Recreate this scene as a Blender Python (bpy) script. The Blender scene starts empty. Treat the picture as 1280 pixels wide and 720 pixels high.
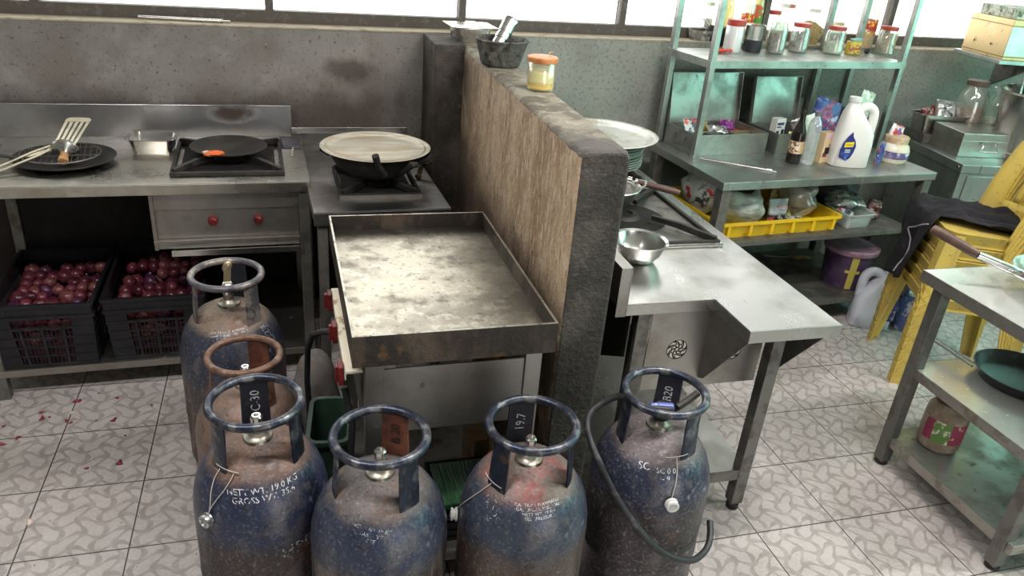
import bpy, bmesh, math, random
from mathutils import Vector, Matrix, Euler, noise
random.seed(7)
PI = math.pi
COL = bpy.context.scene.collection
R = math.radians
scene = bpy.context.scene

# ------------------------------------------------------------------ camera
FOC, PITCH, ROLL, YAW, CAM_H = 953.646, 0.455386, 0.0884697, 0.307605, 1.75349
Fw = Vector((math.sin(YAW)*math.cos(PITCH), math.cos(YAW)*math.cos(PITCH), -math.sin(PITCH)))
Rt0 = Vector((math.cos(YAW), -math.sin(YAW), 0))
Up0 = Rt0.cross(Fw)
Rt = Rt0*math.cos(ROLL) + Up0*math.sin(ROLL)
Up = -Rt0*math.sin(ROLL) + Up0*math.cos(ROLL)
CAM = Vector((0, 0, CAM_H))
cd = bpy.data.cameras.new('camera')
cam = bpy.data.objects.new('camera', cd)
COL.objects.link(cam)
M = Matrix((Rt, Up, -Fw)).transposed().to_4x4()
M.translation = CAM
cam.matrix_world = M
cd.sensor_width = 36.0
cd.lens = FOC*36.0/1280.0
cd.clip_start = 0.02
scene.camera = cam

def at(px, py, z):
    """where the sight line through a photo point meets the level z"""
    d = Fw + Rt*((px-640)/FOC) - Up*((py-360)/FOC)
    return CAM + d*((z-CAM_H)/d.z)

# ------------------------------------------------------------------ mesh builder
class MB:
    def __init__(s):
        s.bm = bmesh.new()
    def _v(s, vs, M=None):
        return [s.bm.verts.new(M @ Vector(v) if M else Vector(v)) for v in vs]
    def _f(s, vs):
        try: return s.bm.faces.new(vs)
        except ValueError: return None
    def box(s, x0, x1, y0, y1, z0, z1, M=None):
        v = s._v([(x0,y0,z0),(x1,y0,z0),(x1,y1,z0),(x0,y1,z0),(x0,y0,z1),(x1,y0,z1),(x1,y1,z1),(x0,y1,z1)], M)
        for f in ((3,2,1,0),(4,5,6,7),(0,1,5,4),(1,2,6,5),(2,3,7,6),(3,0,4,7)):
            s._f([v[i] for i in f])
        return s
    def boxc(s, c, d, rot=(0,0,0)):
        M = Matrix.Translation(c) @ Euler(rot).to_matrix().to_4x4()
        return s.box(-d[0]/2, d[0]/2, -d[1]/2, d[1]/2, -d[2]/2, d[2]/2, M)
    def bar(s, a, b, w, h, up=(0,0,1)):
        """rectangular bar from a to b"""
        a, b = Vector(a), Vector(b)
        z = (b-a); L = z.length; z.normalize()
        u = Vector(up)
        if abs(z.dot(u)) > .98: u = Vector((0,1,0))
        x = u.cross(z).normalized(); y = z.cross(x)
        M = Matrix((x, y, z)).transposed().to_4x4(); M.translation = a
        return s.box(-w/2, w/2, -h/2, h/2, 0, L, M)
    def prism(s, pts, z0, z1, M=None, top=None):
        n = len(pts)
        a = s._v([(p[0],p[1],z0) for p in pts], M)
        t = top or pts
        b = s._v([(p[0],p[1],z1) for p in t], M)
        s._f(a[::-1]); s._f(b)
        for i in range(n): s._f([a[i], a[(i+1)%n], b[(i+1)%n], b[i]])
        return s
    def lathe(s, prof, n=32, M=None, a0=0, a1=2*PI):
        full = abs(a1-a0-2*PI) < 1e-6
        rings = []
        for r, z in prof:
            if r < 1e-6: rings.append(s._v([(0,0,z)], M))
            else:
                k = n if full else n+1
                rings.append(s._v([(r*math.cos(a0+(a1-a0)*i/n), r*math.sin(a0+(a1-a0)*i/n), z) for i in range(k)], M))
        for A, B in zip(rings, rings[1:]):
            m = n
            for i in range(m):
                j = (i+1) % n if full else i+1
                if len(A) == 1 and len(B) == 1: continue
                if len(A) == 1: s._f([A[0], B[j], B[i]])
                elif len(B) == 1: s._f([A[i], A[j], B[0]])
                else: s._f([A[i], A[j], B[j], B[i]])
        return s
    def cyl(s, a, b, r, n=16, r2=None):
        a, b = Vector(a), Vector(b)
        z = (b-a); L = z.length; z.normalize()
        M = z.to_track_quat('Z', 'Y').to_matrix().to_4x4(); M.translation = a
        r2 = r if r2 is None else r2
        return s.lathe([(0,0),(r,0),(r2,L),(0,L)], n, M)
    def tube(s, path, r, n=8, closed=False, caps=True, flat=1.0):
        P = [Vector(p) for p in path]; m = len(P)
        rr = r if isinstance(r, (list, tuple)) else [r]*m
        rings = []; prev = None
        for i in range(m):
            if closed: t = P[(i+1)%m]-P[i-1]
            else: t = P[min(i+1,m-1)]-P[max(i-1,0)]
            t.normalize()
            if prev is None:
                u = Vector((0,0,1)) if abs(t.z) < .9 else Vector((1,0,0))
                u = (u - t*u.dot(t)).normalized()
            else:
                u = (prev - t*prev.dot(t)).normalized()
            prev = u; w = t.cross(u)
            rings.append([s.bm.verts.new(P[i] + u*(rr[i]*flat*math.cos(2*PI*k/n)) + w*(rr[i]*math.sin(2*PI*k/n))) for k in range(n)])
        for i in range(m if closed else m-1):
            A, B = rings[i], rings[(i+1)%m]
            for k in range(n): s._f([A[k], A[(k+1)%n], B[(k+1)%n], B[k]])
        if not closed and caps:
            s._f(rings[0][::-1]); s._f(rings[-1])
        return s
    def torus(s, c, R_, r, n=40, m=10, M=None):
        pts = [(c[0]+R_*math.cos(2*PI*i/n), c[1]+R_*math.sin(2*PI*i/n), c[2]) for i in range(n)]
        if M: pts = [M @ Vector(p) for p in pts]
        return s.tube(pts, r, m, closed=True)
    def grid(s, fn, nu, nv, closeu=False):
        V = [[s.bm.verts.new(Vector(fn(i/nu, j/nv))) for j in range(nv+1)] for i in range(nu if closeu else nu+1)]
        for i in range(nu):
            k = (i+1) % nu if closeu else i+1
            for j in range(nv): s._f([V[i][j], V[k][j], V[k][j+1], V[i][j+1]])
        return s
    def ball(s, c, r, nu=12, nv=8, M=None):
        prof = [(max(0, math.sin(PI*j/nv)) if 0 < j < nv else 0, -math.cos(PI*j/nv)) for j in range(nv+1)]
        T = (M or Matrix.Identity(4)) @ Matrix.Translation(c) @ Matrix.Diagonal((r, r, r, 1)) if not isinstance(r, tuple) else (M or Matrix.Identity(4)) @ Matrix.Translation(c) @ Matrix.Diagonal((*r, 1))
        return s.lathe(prof, nu, T)
    def move(s, f):
        for v in s.bm.verts: v.co = f(v.co)
        return s
    def build(s, name, mat, parent=None, bevel=0, smooth=True, sub=0, solid=0, ang=35, loc=None, rot=None):
        bmesh.ops.recalc_face_normals(s.bm, faces=s.bm.faces)
        me = bpy.data.meshes.new(name); s.bm.to_mesh(me); s.bm.free()
        o = bpy.data.objects.new(name, me); COL.objects.link(o)
        if mat: me.materials.append(mat)
        if smooth:
            me.shade_smooth(); me.set_sharp_from_angle(angle=R(ang))
        if parent: o.parent = parent
        if loc is not None: o.location = loc
        if rot is not None: o.rotation_euler = rot
        if solid:
            m = o.modifiers.new('solid', 'SOLIDIFY'); m.thickness = solid; m.offset = 0
        if bevel:
            m = o.modifiers.new('bevel', 'BEVEL'); m.width = bevel; m.segments = 2; m.limit_method = 'ANGLE'; m.angle_limit = R(40)
        if sub:
            m = o.modifiers.new('sub', 'SUBSURF'); m.levels = m.render_levels = sub
        return o

def tag(o, label=None, cat=None, group=None, kind=None):
    if label: o['label'] = label
    if cat: o['category'] = cat
    if group: o['group'] = group
    if kind: o['kind'] = kind
    return o
def thing(name, label, cat, loc=(0,0,0), rz=0, group=None):
    o = bpy.data.objects.new(name, None); COL.objects.link(o)
    o.empty_display_size = .05
    o.location = loc; o.rotation_euler = (0,0,rz)
    return tag(o, label, cat, group)
def struct(o): o['kind'] = 'structure'; return o
def children(o): return [c for c in bpy.data.objects if c.parent == o]
def copy_tree(o, parent=None, label=None):
    c = o.copy(); COL.objects.link(c)
    if parent: c.parent = parent; c.matrix_parent_inverse = o.matrix_parent_inverse.copy()
    for ch in KIDS.get(o.name, None) or children(o): copy_tree(ch, c)
    if label: c['label'] = label
    return c
KIDS = {}

# ------------------------------------------------------------------ materials
def nodes(name):
    m = bpy.data.materials.new(name); m.use_nodes = True
    nt = m.node_tree; b = nt.nodes['Principled BSDF']
    return m, nt, b
def N(nt, t, **kw):
    n = nt.nodes.new(t)
    for k, v in kw.items(): setattr(n, k, v)
    return n
def math_n(nt, op, a, b=None, clamp=False):
    n = N(nt, 'ShaderNodeMath', operation=op); n.use_clamp = clamp
    for i, x in enumerate((a, b)):
        if x is None: continue
        if isinstance(x, (int, float)): n.inputs[i].default_value = x
        else: nt.links.new(x, n.inputs[i])
    return n.outputs[0]
def mapr(nt, v, a, b, smooth=True):
    n = N(nt, 'ShaderNodeMapRange'); n.interpolation_type = 'SMOOTHSTEP' if smooth else 'LINEAR'
    nt.links.new(v, n.inputs[0]); n.inputs[1].default_value = a; n.inputs[2].default_value = b
    return n.outputs[0]
def mixc(nt, f, a, b):
    n = N(nt, 'ShaderNodeMix', data_type='RGBA')
    if isinstance(f, (int, float)): n.inputs[0].default_value = f
    else: nt.links.new(f, n.inputs[0])
    for i, x in ((6, a), (7, b)):
        if isinstance(x, tuple): n.inputs[i].default_value = (*x[:3], 1)
        else: nt.links.new(x, n.inputs[i])
    return n.outputs[2]
def mixf(nt, f, a, b):
    n = N(nt, 'ShaderNodeMix', data_type='FLOAT')
    nt.links.new(f, n.inputs[0])
    for i, x in ((2, a), (3, b)):
        if isinstance(x, (int, float)): n.inputs[i].default_value = x
        else: nt.links.new(x, n.inputs[i])
    return n.outputs[0]
def noise_n(nt, vec, scale, detail=5, stretch=None, rough=.6, off=(0,0,0)):
    if stretch or off != (0,0,0):
        mp = N(nt, 'ShaderNodeMapping'); nt.links.new(vec, mp.inputs[0])
        mp.inputs['Scale'].default_value = stretch or (1,1,1); mp.inputs['Location'].default_value = off
        vec = mp.outputs[0]
    n = N(nt, 'ShaderNodeTexNoise'); n.inputs['Scale'].default_value = scale
    n.inputs['Detail'].default_value = detail; n.inputs['Roughness'].default_value = rough
    nt.links.new(vec, n.inputs['Vector'])
    return n.outputs['Fac']
MATS = {}
def mat(name, col, rough=.5, metal=0, layers=(), bump=0, bscale=60, bstretch=None, trans=0, ior=1.45, alpha=1, emit=None, spec=None, sheen=0, aniso=0):
    if name in MATS: return MATS[name]
    m, nt, b = nodes(name)
    tc = N(nt, 'ShaderNodeTexCoord'); vec = tc.outputs['Object']
    c = tuple(col); rg = rough; mt = metal
    first = True
    sep = None
    k = 0
    for L in layers:
        k += 1
        f = noise_n(nt, vec, L.get('scale', 8), L.get('detail', 5), L.get('stretch'), off=(k*3.1, k*1.7, k*2.3))
        f = mapr(nt, f, L.get('lo', .45), L.get('hi', .6))
        if 'z' in L:
            if sep is None:
                sep = N(nt, 'ShaderNodeSeparateXYZ'); nt.links.new(vec, sep.inputs[0])
            zz = sep.outputs[{'x':0,'y':1,'z':2}[L.get('axis', 'z')]]
            if L.get('wob'):
                w = noise_n(nt, vec, L.get('wscale', 9), 3)
                zz = math_n(nt, 'ADD', zz, math_n(nt, 'MULTIPLY', math_n(nt, 'SUBTRACT', w, .5), L['wob']))
            f = math_n(nt, 'MULTIPLY', f, mapr(nt, zz, *L['z']))
        if 'spot' in L:   # stain with a place of its own: (x,y,z,radius)
            sx = L['spot']
            d = N(nt, 'ShaderNodeVectorMath', operation='SUBTRACT'); nt.links.new(vec, d.inputs[0]); d.inputs[1].default_value = sx[:3]
            d2 = N(nt, 'ShaderNodeVectorMath', operation='MULTIPLY'); nt.links.new(d.outputs[0], d2.inputs[0]); d2.inputs[1].default_value = L.get('sq', (1,1,1))
            d3 = N(nt, 'ShaderNodeVectorMath', operation='LENGTH'); nt.links.new(d2.outputs[0], d3.inputs[0])
            w = noise_n(nt, vec, 12, 4)
            dd = math_n(nt, 'ADD', d3.outputs['Value'], math_n(nt, 'MULTIPLY', math_n(nt, 'SUBTRACT', w, .5), sx[3]*1.2))
            f = math_n(nt, 'MULTIPLY', f, mapr(nt, dd, sx[3], sx[3]*.3))
        f = math_n(nt, 'MULTIPLY', f, L.get('amt', 1.0))
        if 'col' in L: c = mixc(nt, f, c, tuple(L['col']))
        if 'rough' in L: rg = mixf(nt, f, rg, L['rough'])
        if 'metal' in L: mt = mixf(nt, f, mt, L['metal'])
    def put(sock, v):
        if isinstance(v, (int, float)): b.inputs[sock].default_value = v
        elif isinstance(v, tuple): b.inputs[sock].default_value = (*v[:3], 1)
        else: nt.links.new(v, b.inputs[sock])
    put('Base Color', c); put('Roughness', rg); put('Metallic', mt)
    b.inputs['Transmission Weight'].default_value = trans; b.inputs['IOR'].default_value = ior
    if alpha < 1: b.inputs['Alpha'].default_value = alpha
    if spec is not None: b.inputs['Specular IOR Level'].default_value = spec
    if sheen: b.inputs['Sheen Weight'].default_value = sheen
    if aniso: b.inputs['Anisotropic'].default_value = aniso
    if emit:
        b.inputs['Emission Color'].default_value = (*emit[:3], 1); b.inputs['Emission Strength'].default_value = emit[3]
    if bump:
        h = noise_n(nt, vec, bscale, 4, bstretch)
        bn = N(nt, 'ShaderNodeBump'); bn.inputs['Strength'].default_value = bump; bn.inputs['Distance'].default_value = .01
        nt.links.new(h, bn.inputs['Height']); nt.links.new(bn.outputs[0], b.inputs['Normal'])
    MATS[name] = m
    return m
def thin(name, tint, gloss=.12, rough=.05, body=.15):
    """thin clear glass or plastic: see-through with a faint body and a sheen"""
    if name in MATS: return MATS[name]
    m = bpy.data.materials.new(name); m.use_nodes = True; nt = m.node_tree; nt.nodes.clear()
    out = N(nt, 'ShaderNodeOutputMaterial')
    t = N(nt, 'ShaderNodeBsdfTransparent'); t.inputs[0].default_value = (*tint, 1)
    d = N(nt, 'ShaderNodeBsdfPrincipled'); d.inputs['Base Color'].default_value = (*tint, 1); d.inputs['Roughness'].default_value = .35
    g = N(nt, 'ShaderNodeBsdfGlossy'); g.inputs['Roughness'].default_value = rough
    lw = N(nt, 'ShaderNodeLayerWeight'); lw.inputs[0].default_value = .35
    mx = N(nt, 'ShaderNodeMixShader'); mx.inputs[0].default_value = body
    nt.links.new(t.outputs[0], mx.inputs[1]); nt.links.new(d.outputs[0], mx.inputs[2])
    f = math_n(nt, 'ADD', math_n(nt, 'MULTIPLY', lw.outputs['Facing'], .35), gloss*.5)
    m2 = N(nt, 'ShaderNodeMixShader'); nt.links.new(f, m2.inputs[0])
    nt.links.new(mx.outputs[0], m2.inputs[1]); nt.links.new(g.outputs[0], m2.inputs[2])
    nt.links.new(m2.outputs[0], out.inputs[0])
    MATS[name] = m
    return m

GR = (.055,.045,.035)
steel = mat('steel_worn', (.50,.49,.46), .33, 1, [
    dict(col=(.30,.27,.23), rough=.5, scale=5, lo=.4, hi=.75, amt=.7),
    dict(col=(.62,.60,.56), scale=60, stretch=(.06,1,1), lo=.45, hi=.7, amt=.5),
    dict(col=GR, rough=.75, metal=.2, scale=22, lo=.62, hi=.74, amt=.6)], bump=.05, bscale=120, bstretch=(.1,1,1))
steel_top = mat('steel_tabletop', (.60,.585,.54), .26, 1, [
    dict(col=(.36,.32,.25), rough=.5, scale=4, lo=.4, hi=.7, amt=.8),
    dict(col=(.7,.68,.63), rough=.18, scale=8, lo=.55, hi=.7, amt=.5),
    dict(col=GR, rough=.75, metal=.3, scale=40, lo=.67, hi=.76, amt=.5)], bump=.012, bscale=30)
steel_panel = mat('steel_panel_dull', (.36,.345,.32), .42, 1, [
    dict(col=(.24,.21,.18), rough=.6, scale=6, lo=.4, hi=.7, amt=.8),
    dict(col=(.16,.085,.04), rough=.8, metal=.2, scale=17, lo=.64, hi=.76, amt=.7)], bump=.05, bscale=80)
steel_leg = mat('steel_leg_dull', (.20,.195,.18), .45, .8, [
    dict(col=(.08,.065,.05), rough=.8, metal=.2, scale=14, lo=.45, hi=.65, amt=.7)], bump=.08, bscale=80)
steel_green = mat('steel_rack', (.42,.435,.41), .36, .9, [
    dict(col=(.25,.26,.24), rough=.55, scale=7, lo=.42, hi=.65, amt=.8),
    dict(col=(.10,.07,.045), rough=.8, metal=.2, scale=24, lo=.62, hi=.74, amt=.7)], bump=.05, bscale=80)
steel_bright = mat('steel_bright', (.72,.71,.69), .2, 1, [dict(col=(.5,.48,.45), rough=.35, scale=9, lo=.45, hi=.7, amt=.6)])
iron = mat('black_iron', (.022,.02,.019), .48, .35, [dict(col=(.06,.05,.042), rough=.7, scale=20, lo=.48, hi=.7, amt=.7)], bump=.25, bscale=90)
iron_seasoned = mat('seasoned_iron', (.035,.032,.03), .35, .5, [dict(col=(.09,.08,.068), rough=.5, scale=9, lo=.45, hi=.7, amt=.7)], bump=.1, bscale=60)
soot = mat('sooty_iron', (.008,.007,.0065), .85, 0, [dict(col=(.02,.017,.015), scale=25, lo=.5, hi=.65)], bump=.4, bscale=80)
red_knob = mat('red_plastic_knob', (.16,.012,.012), .4, 0, [dict(col=(.06,.012,.01), scale=60, lo=.45, hi=.6)])
rubber = mat('black_rubber', (.018,.018,.02), .55)
wood = mat('worn_wood', (.30,.155,.065), .6, 0, [dict(col=(.15,.07,.03), scale=20, stretch=(1,1,.2), lo=.4, hi=.65)])
wood_dark = mat('dark_handle_wood', (.075,.038,.03), .45, 0, [dict(col=(.12,.07,.05), scale=40, lo=.45, hi=.7)])
red_lid = mat('red_plastic_lid', (.42,.05,.035), .4, 0, [dict(col=(.26,.04,.03), scale=18, lo=.45, hi=.65)])
glass_jar = thin('jar_glass', (.93,.97,.93), .2, .04, .10)
plastic_clear = thin('clear_plastic', (.93,.95,.92), .2, .12, .22)
plastic_bag = thin('thin_plastic_bag', (.86,.90,.86), .3, .2, .55)

# ------------------------------------------------------------------ walls and floor
def wall_y(x): return 3.395 + .0565*x
WANG = math.atan(.0565)
WM = Matrix.Translation((0, 3.395, 0)) @ Matrix.Rotation(WANG, 4, 'Z')   # wall frame: u along, v outward
SILL = 1.262
def concrete(name, base, lay, bump=.35):
    return mat(name, base, .8, 0, lay, bump=bump, bscale=70)
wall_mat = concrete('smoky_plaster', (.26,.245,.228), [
    dict(col=(.165,.145,.13), scale=2.4, lo=.35, hi=.65, amt=.9),
    dict(col=(.33,.315,.295), scale=7, lo=.5, hi=.72, amt=.5),
    dict(col=(.05,.038,.03), scale=60, lo=.58, hi=.66, amt=.6),
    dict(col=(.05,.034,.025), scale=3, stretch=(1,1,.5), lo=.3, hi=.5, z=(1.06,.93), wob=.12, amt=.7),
    dict(col=(.014,.010,.009), scale=3, lo=.1, hi=.3, z=(.80,.70), wob=.1, amt=.9),  # soot, deepened to paint the shade under the counter into the wall colour
    dict(col=(.055,.035,.025), scale=6, lo=.3, hi=.5, spot=(.27,0,1.09,.12), sq=(.8,1,1.6), amt=.7),
    dict(col=(.28,.30,.265), scale=2, lo=.25, hi=.5, z=(.75,1.1), axis='x', amt=.75),
    dict(col=(.12,.145,.12), scale=60, detail=7, lo=.52, hi=.62, z=(.75,1.1), axis='x', amt=.6),
    dict(col=(.36,.36,.33), scale=42, lo=.72, hi=.76, amt=.7)])
part_mat = concrete('greasy_brown_plaster', (.33,.24,.155), [
    dict(col=(.19,.112,.06), scale=6, detail=9, stretch=(1,1,.35), lo=.40, hi=.60, amt=.9),
    dict(col=(.44,.35,.25), scale=60, detail=8, stretch=(1,1,.3), lo=.47, hi=.64, amt=.75),
    dict(col=(.06,.035,.02), scale=75, detail=8, stretch=(1,1,.3), lo=.55, hi=.66, amt=.6),
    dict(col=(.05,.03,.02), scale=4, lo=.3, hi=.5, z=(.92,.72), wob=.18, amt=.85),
    dict(col=(.06,.04,.03), scale=5, lo=.35, hi=.55, z=(2.6,3.15), axis='y', wob=.2, amt=.75)], bump=.6)
end_mat = concrete('dark_greasy_render', (.052,.044,.038), [
    dict(col=(.09,.078,.066), scale=9, lo=.42, hi=.65, amt=.9),
    dict(col=(.14,.12,.105), scale=45, lo=.58, hi=.68, amt=.6),
    dict(col=(.022,.018,.016), scale=4, lo=.42, hi=.62, amt=.7)], bump=.7)
top_mat = concrete('worn_ledge', (.24,.215,.165), [
    dict(col=(.10,.083,.062), scale=12, lo=.42, hi=.6, amt=.9),
    dict(col=(.36,.335,.27), scale=30, lo=.55, hi=.68, amt=.7),
    dict(col=(.05,.045,.045), scale=5, lo=.3, hi=.5, z=(2.0,1.74), axis='y', wob=.1, amt=.85)], bump=.7)
ledge_mat = concrete('sill_ledge', (.42,.36,.27), [dict(col=(.22,.17,.12), scale=20, lo=.5, hi=.7, amt=.7)], bump=.3)
plain_wall = mat('painted_wall', (.27,.265,.24), .8, 0, [dict(col=(.18,.17,.15), scale=3, lo=.4, hi=.7)])
dark_frame = mat('window_frame_paint', (.085,.07,.06), .6, 0, [dict(col=(.14,.12,.105), scale=30, lo=.5, hi=.7)], bump=.2)

def tile_mat():
    m, nt, b = nodes('patterned_floor_tile')
    tc = N(nt, 'ShaderNodeTexCoord'); sep = N(nt, 'ShaderNodeSeparateXYZ')
    nt.links.new(tc.outputs['Object'], sep.inputs[0])
    X, Y = sep.outputs[0], sep.outputs[1]
    sw = math_n(nt, 'LESS_THAN', X, .70)
    ox = math_n(nt, 'ADD', math_n(nt, 'MULTIPLY', sw, .09265-.21295), .21295)
    T = .30
    u = math_n(nt, 'DIVIDE', math_n(nt, 'SUBTRACT', X, ox), T)
    v = math_n(nt, 'DIVIDE', math_n(nt, 'SUBTRACT', Y, .07127), T)
    def grout(q):
        fr = math_n(nt, 'FRACT', q)
        d = math_n(nt, 'MINIMUM', fr, math_n(nt, 'SUBTRACT', 1.0, fr))
        return d
    d = math_n(nt, 'MINIMUM', grout(u), grout(v))
    g = mapr(nt, d, .010, .004)
    def band(a, b2, ph):
        # wavy line family, thick in the middle of each bow and thin at the crossings
        w = math_n(nt, 'SINE', math_n(nt, 'MULTIPLY', b2, 2*PI*2.5))
        x = math_n(nt, 'ADD', math_n(nt, 'MULTIPLY', a, 5.0), math_n(nt, 'MULTIPLY', w, .26))
        x = math_n(nt, 'ADD', x, ph)
        fr = math_n(nt, 'ABSOLUTE', math_n(nt, 'SUBTRACT', math_n(nt, 'FRACT', x), .5))
        th = math_n(nt, 'ADD', .065, math_n(nt, 'MULTIPLY', math_n(nt, 'ABSOLUTE', w), .085))
        return mapr(nt, math_n(nt, 'SUBTRACT', fr, th), .02, -.02)
    p = math_n(nt, 'MAXIMUM', band(u, v, 0), band(v, u, .25))
    nz = noise_n(nt, tc.outputs['Object'], 3.5, 6); nf = mapr(nt, nz, .35, .68)
    n2 = mapr(nt, noise_n(nt, tc.outputs['Object'], 90, 3), .4, .65)
    light = mixc(nt, nf, (.41,.37,.355), (.53,.49,.475))
    light = mixc(nt, math_n(nt, 'MULTIPLY', n2, .3), light, (.64,.61,.58))
    n4 = mapr(nt, noise_n(nt, tc.outputs['Object'], 26, 4), .35, .6)
    dark = mixc(nt, nf, (.265,.23,.215), (.345,.31,.295))
    pat = mixc(nt, math_n(nt, 'MULTIPLY', p, math_n(nt, 'ADD', .45, math_n(nt, 'MULTIPLY', n4, .4))), light, dark)
    dirt = mapr(nt, noise_n(nt, tc.outputs['Object'], 1.6, 6), .5, .7)
    pat = mixc(nt, math_n(nt, 'MULTIPLY', dirt, .45), pat, (.16,.13,.11))
    spk = mapr(nt, noise_n(nt, tc.outputs['Object'], 45, 2), .70, .74)
    pat = mixc(nt, math_n(nt, 'MULTIPLY', spk, .6), pat, (.08,.05,.04))
    col = mixc(nt, g, pat, (.055,.042,.035))
    nt.links.new(col, b.inputs['Base Color'])
    b.inputs['Roughness'].default_value = .38
    h = math_n(nt, 'SUBTRACT', math_n(nt, 'MULTIPLY', p, -.25), g)
    bn = N(nt, 'ShaderNodeBump'); bn.inputs['Strength'].default_value = .25; bn.inputs['Distance'].default_value = .002
    nt.links.new(h, bn.inputs['Height']); nt.links.new(bn.outputs[0], b.inputs['Normal'])
    return m
XL, XR, YB = -2.6, 4.55, -3.2
struct(MB().prism([(XL,YB),(XR,YB),(XR,4.0),(XL,4.0)], -.08, 0).build('floor', tile_mat(), smooth=False))
ceil_mat = mat('grey_ceiling', (.40,.39,.36), .85)
struct(MB().prism([(XL,YB),(XR,YB),(XR,4.0),(XL,4.0)], 2.75, 2.85).build('ceiling', ceil_mat, smooth=False))
def wmb(): return MB()
def wall_box(name, u0, u1, v0, v1, z0, z1, m, bevel=0):
    o = MB().box(u0, u1, v0, v1, z0, z1).build(name, m, smooth=False, bevel=bevel)
    o.matrix_world = WM.copy(); return struct(o)
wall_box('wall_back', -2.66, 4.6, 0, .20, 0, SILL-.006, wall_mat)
wall_box('trim_1', -2.66, 4.6, -.004, .20, SILL-.006, SILL, ledge_mat)
wall_box('wall_back_top', -2.66, 4.6, 0, .20, 2.35, 2.76, plain_wall)
struct(MB().box(XL-.15, XL, YB, 3.45, 0, 2.75).build('wall_left', plain_wall, smooth=False))
# right wall, with an opening for its own window
wr = MB()
wr.box(XR, XR+.15, YB, 4.0, 0, .95); wr.box(XR, XR+.15, YB, 4.0, 2.35, 2.75)
wr.box(XR, XR+.15, 3.1, 4.0, .95, 2.35); wr.box(XR, XR+.15, YB, -1.2, .95, 2.35)
struct(wr.build('wall_right', plain_wall, smooth=False))
wf = MB()
wf.box(XL-.15, 1.0, YB-.15, YB, 0, 2.75); wf.box(3.2, XR+.15, YB-.15, YB, 0, 2.75); wf.box(1.0, 3.2, YB-.15, YB, 2.15, 2.75)
struct(wf.build('wall_front', plain_wall, smooth=False))
# window along the back wall: frames sit on the outer part of the sill
pane = thin('window_glass', (.97,.98,.97), .06, .05, .03)
edges = [-2.60, -.90, -.045, .785, 1.585, 2.40, 3.215, 4.5]
for i in range(len(edges)-1):
    a, b_ = edges[i], edges[i+1]
    f = MB()
    f.box(a, b_, .10, .15, SILL, SILL+.048)
    f.box(a, b_, .10, .15, 2.31, 2.35)
    f.box(a, a+.016, .10, .15, SILL+.048, 2.31); f.box(b_-.016, b_, .10, .15, SILL+.048, 2.31)
    w = f.build('window_%d' % (i+1), dark_frame, smooth=False); w.matrix_world = WM.copy(); struct(w)
    g = MB().box(a+.016, b_-.016, .122, .127, SILL+.048, 2.31).build('window_pane', pane, w, smooth=False)
# right wall window (out of view; the pane itself glows as green daylight)
green_pane = mat('green_sheet', (.35,.85,.72), .4, 0, emit=(.42,1.0,.84,3.0))
f = MB()
for y in (-1.2, -.12, .96, 2.03):
    f.box(XR+.05, XR+.10, y, y+.04, .95, 2.35)
f.box(XR+.05, XR+.10, -1.2, 3.1, .95, .99); f.box(XR+.05, XR+.10, -1.2, 3.1, 2.31, 2.35); f.box(XR+.05, XR+.10, 3.06, 3.1, .95, 2.35)
w8 = struct(f.build('window_8', dark_frame, smooth=False))
MB().box(XR+.07, XR+.076, -1.2, 3.06, .99, 2.31).build('window_pane', green_pane, w8, smooth=False)
# column and partition wall
struct(MB().prism([(.585,3.135),(.712,3.142),(.712,3.43),(.585,3.425)], 0, SILL-.004).build('wall_column', end_mat, smooth=False, bevel=.006))
def partition():
    pts = [(.675,1.675),(.815,1.682),(.855,3.44),(.7125,3.432)]
    m = MB()
    # body with a rough, slightly worn top edge
    n = 44
    L0, L1 = Vector((.675,1.675,0)), Vector((.7125,3.43,0)); R0, R1 = Vector((.815,1.682,0)), Vector((.855,3.44,0))
    rows = []
    H = SILL - .01
    for i in range(n+1):
        t = i/n
        l, r = L0.lerp(L1, t), R0.lerp(R1, t)
        c = .010
        j = noise.noise((t*34, 0, 0))*.006; k = noise.noise((t*30, 5, 0))*.005
        sec = [(0,0),(1,0),(1,.55),(1,H-.022+k),(.93,H-.004),(.8,H),(.2,H),(.07,H-.003),(0,H-.014+j),(0,.55)]
        rows.append([m.bm.verts.new((l.x+(r.x-l.x)*a, l.y+(r.y-l.y)*a, z)) for a, z in sec])
    for i in range(n):
        A, B = rows[i], rows[i+1]
        for k in range(len(A)): m._f([A[k], A[(k+1)%len(A)], B[(k+1)%len(A)], B[k]])
    m._f(rows[0][::-1]); m._f(rows[-1])
    bmesh.ops.recalc_face_normals(m.bm, faces=m.bm.faces)
    o = m.build('wall_partition', part_mat, smooth=True, ang=50)
    o.data.materials.append(end_mat); o.data.materials.append(top_mat)
    for p in o.data.polygons:
        if p.normal.z > .45: p.material_index = 2
        elif p.normal.y < -.7: p.material_index = 1
        elif p.normal.x > .7: p.material_index = 1
    mm = o.modifiers.new('bevel', 'BEVEL'); mm.width = .012; mm.segments = 3; mm.limit_method = 'ANGLE'; mm.angle_limit = R(60)
    return struct(o)
partition()

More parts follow.
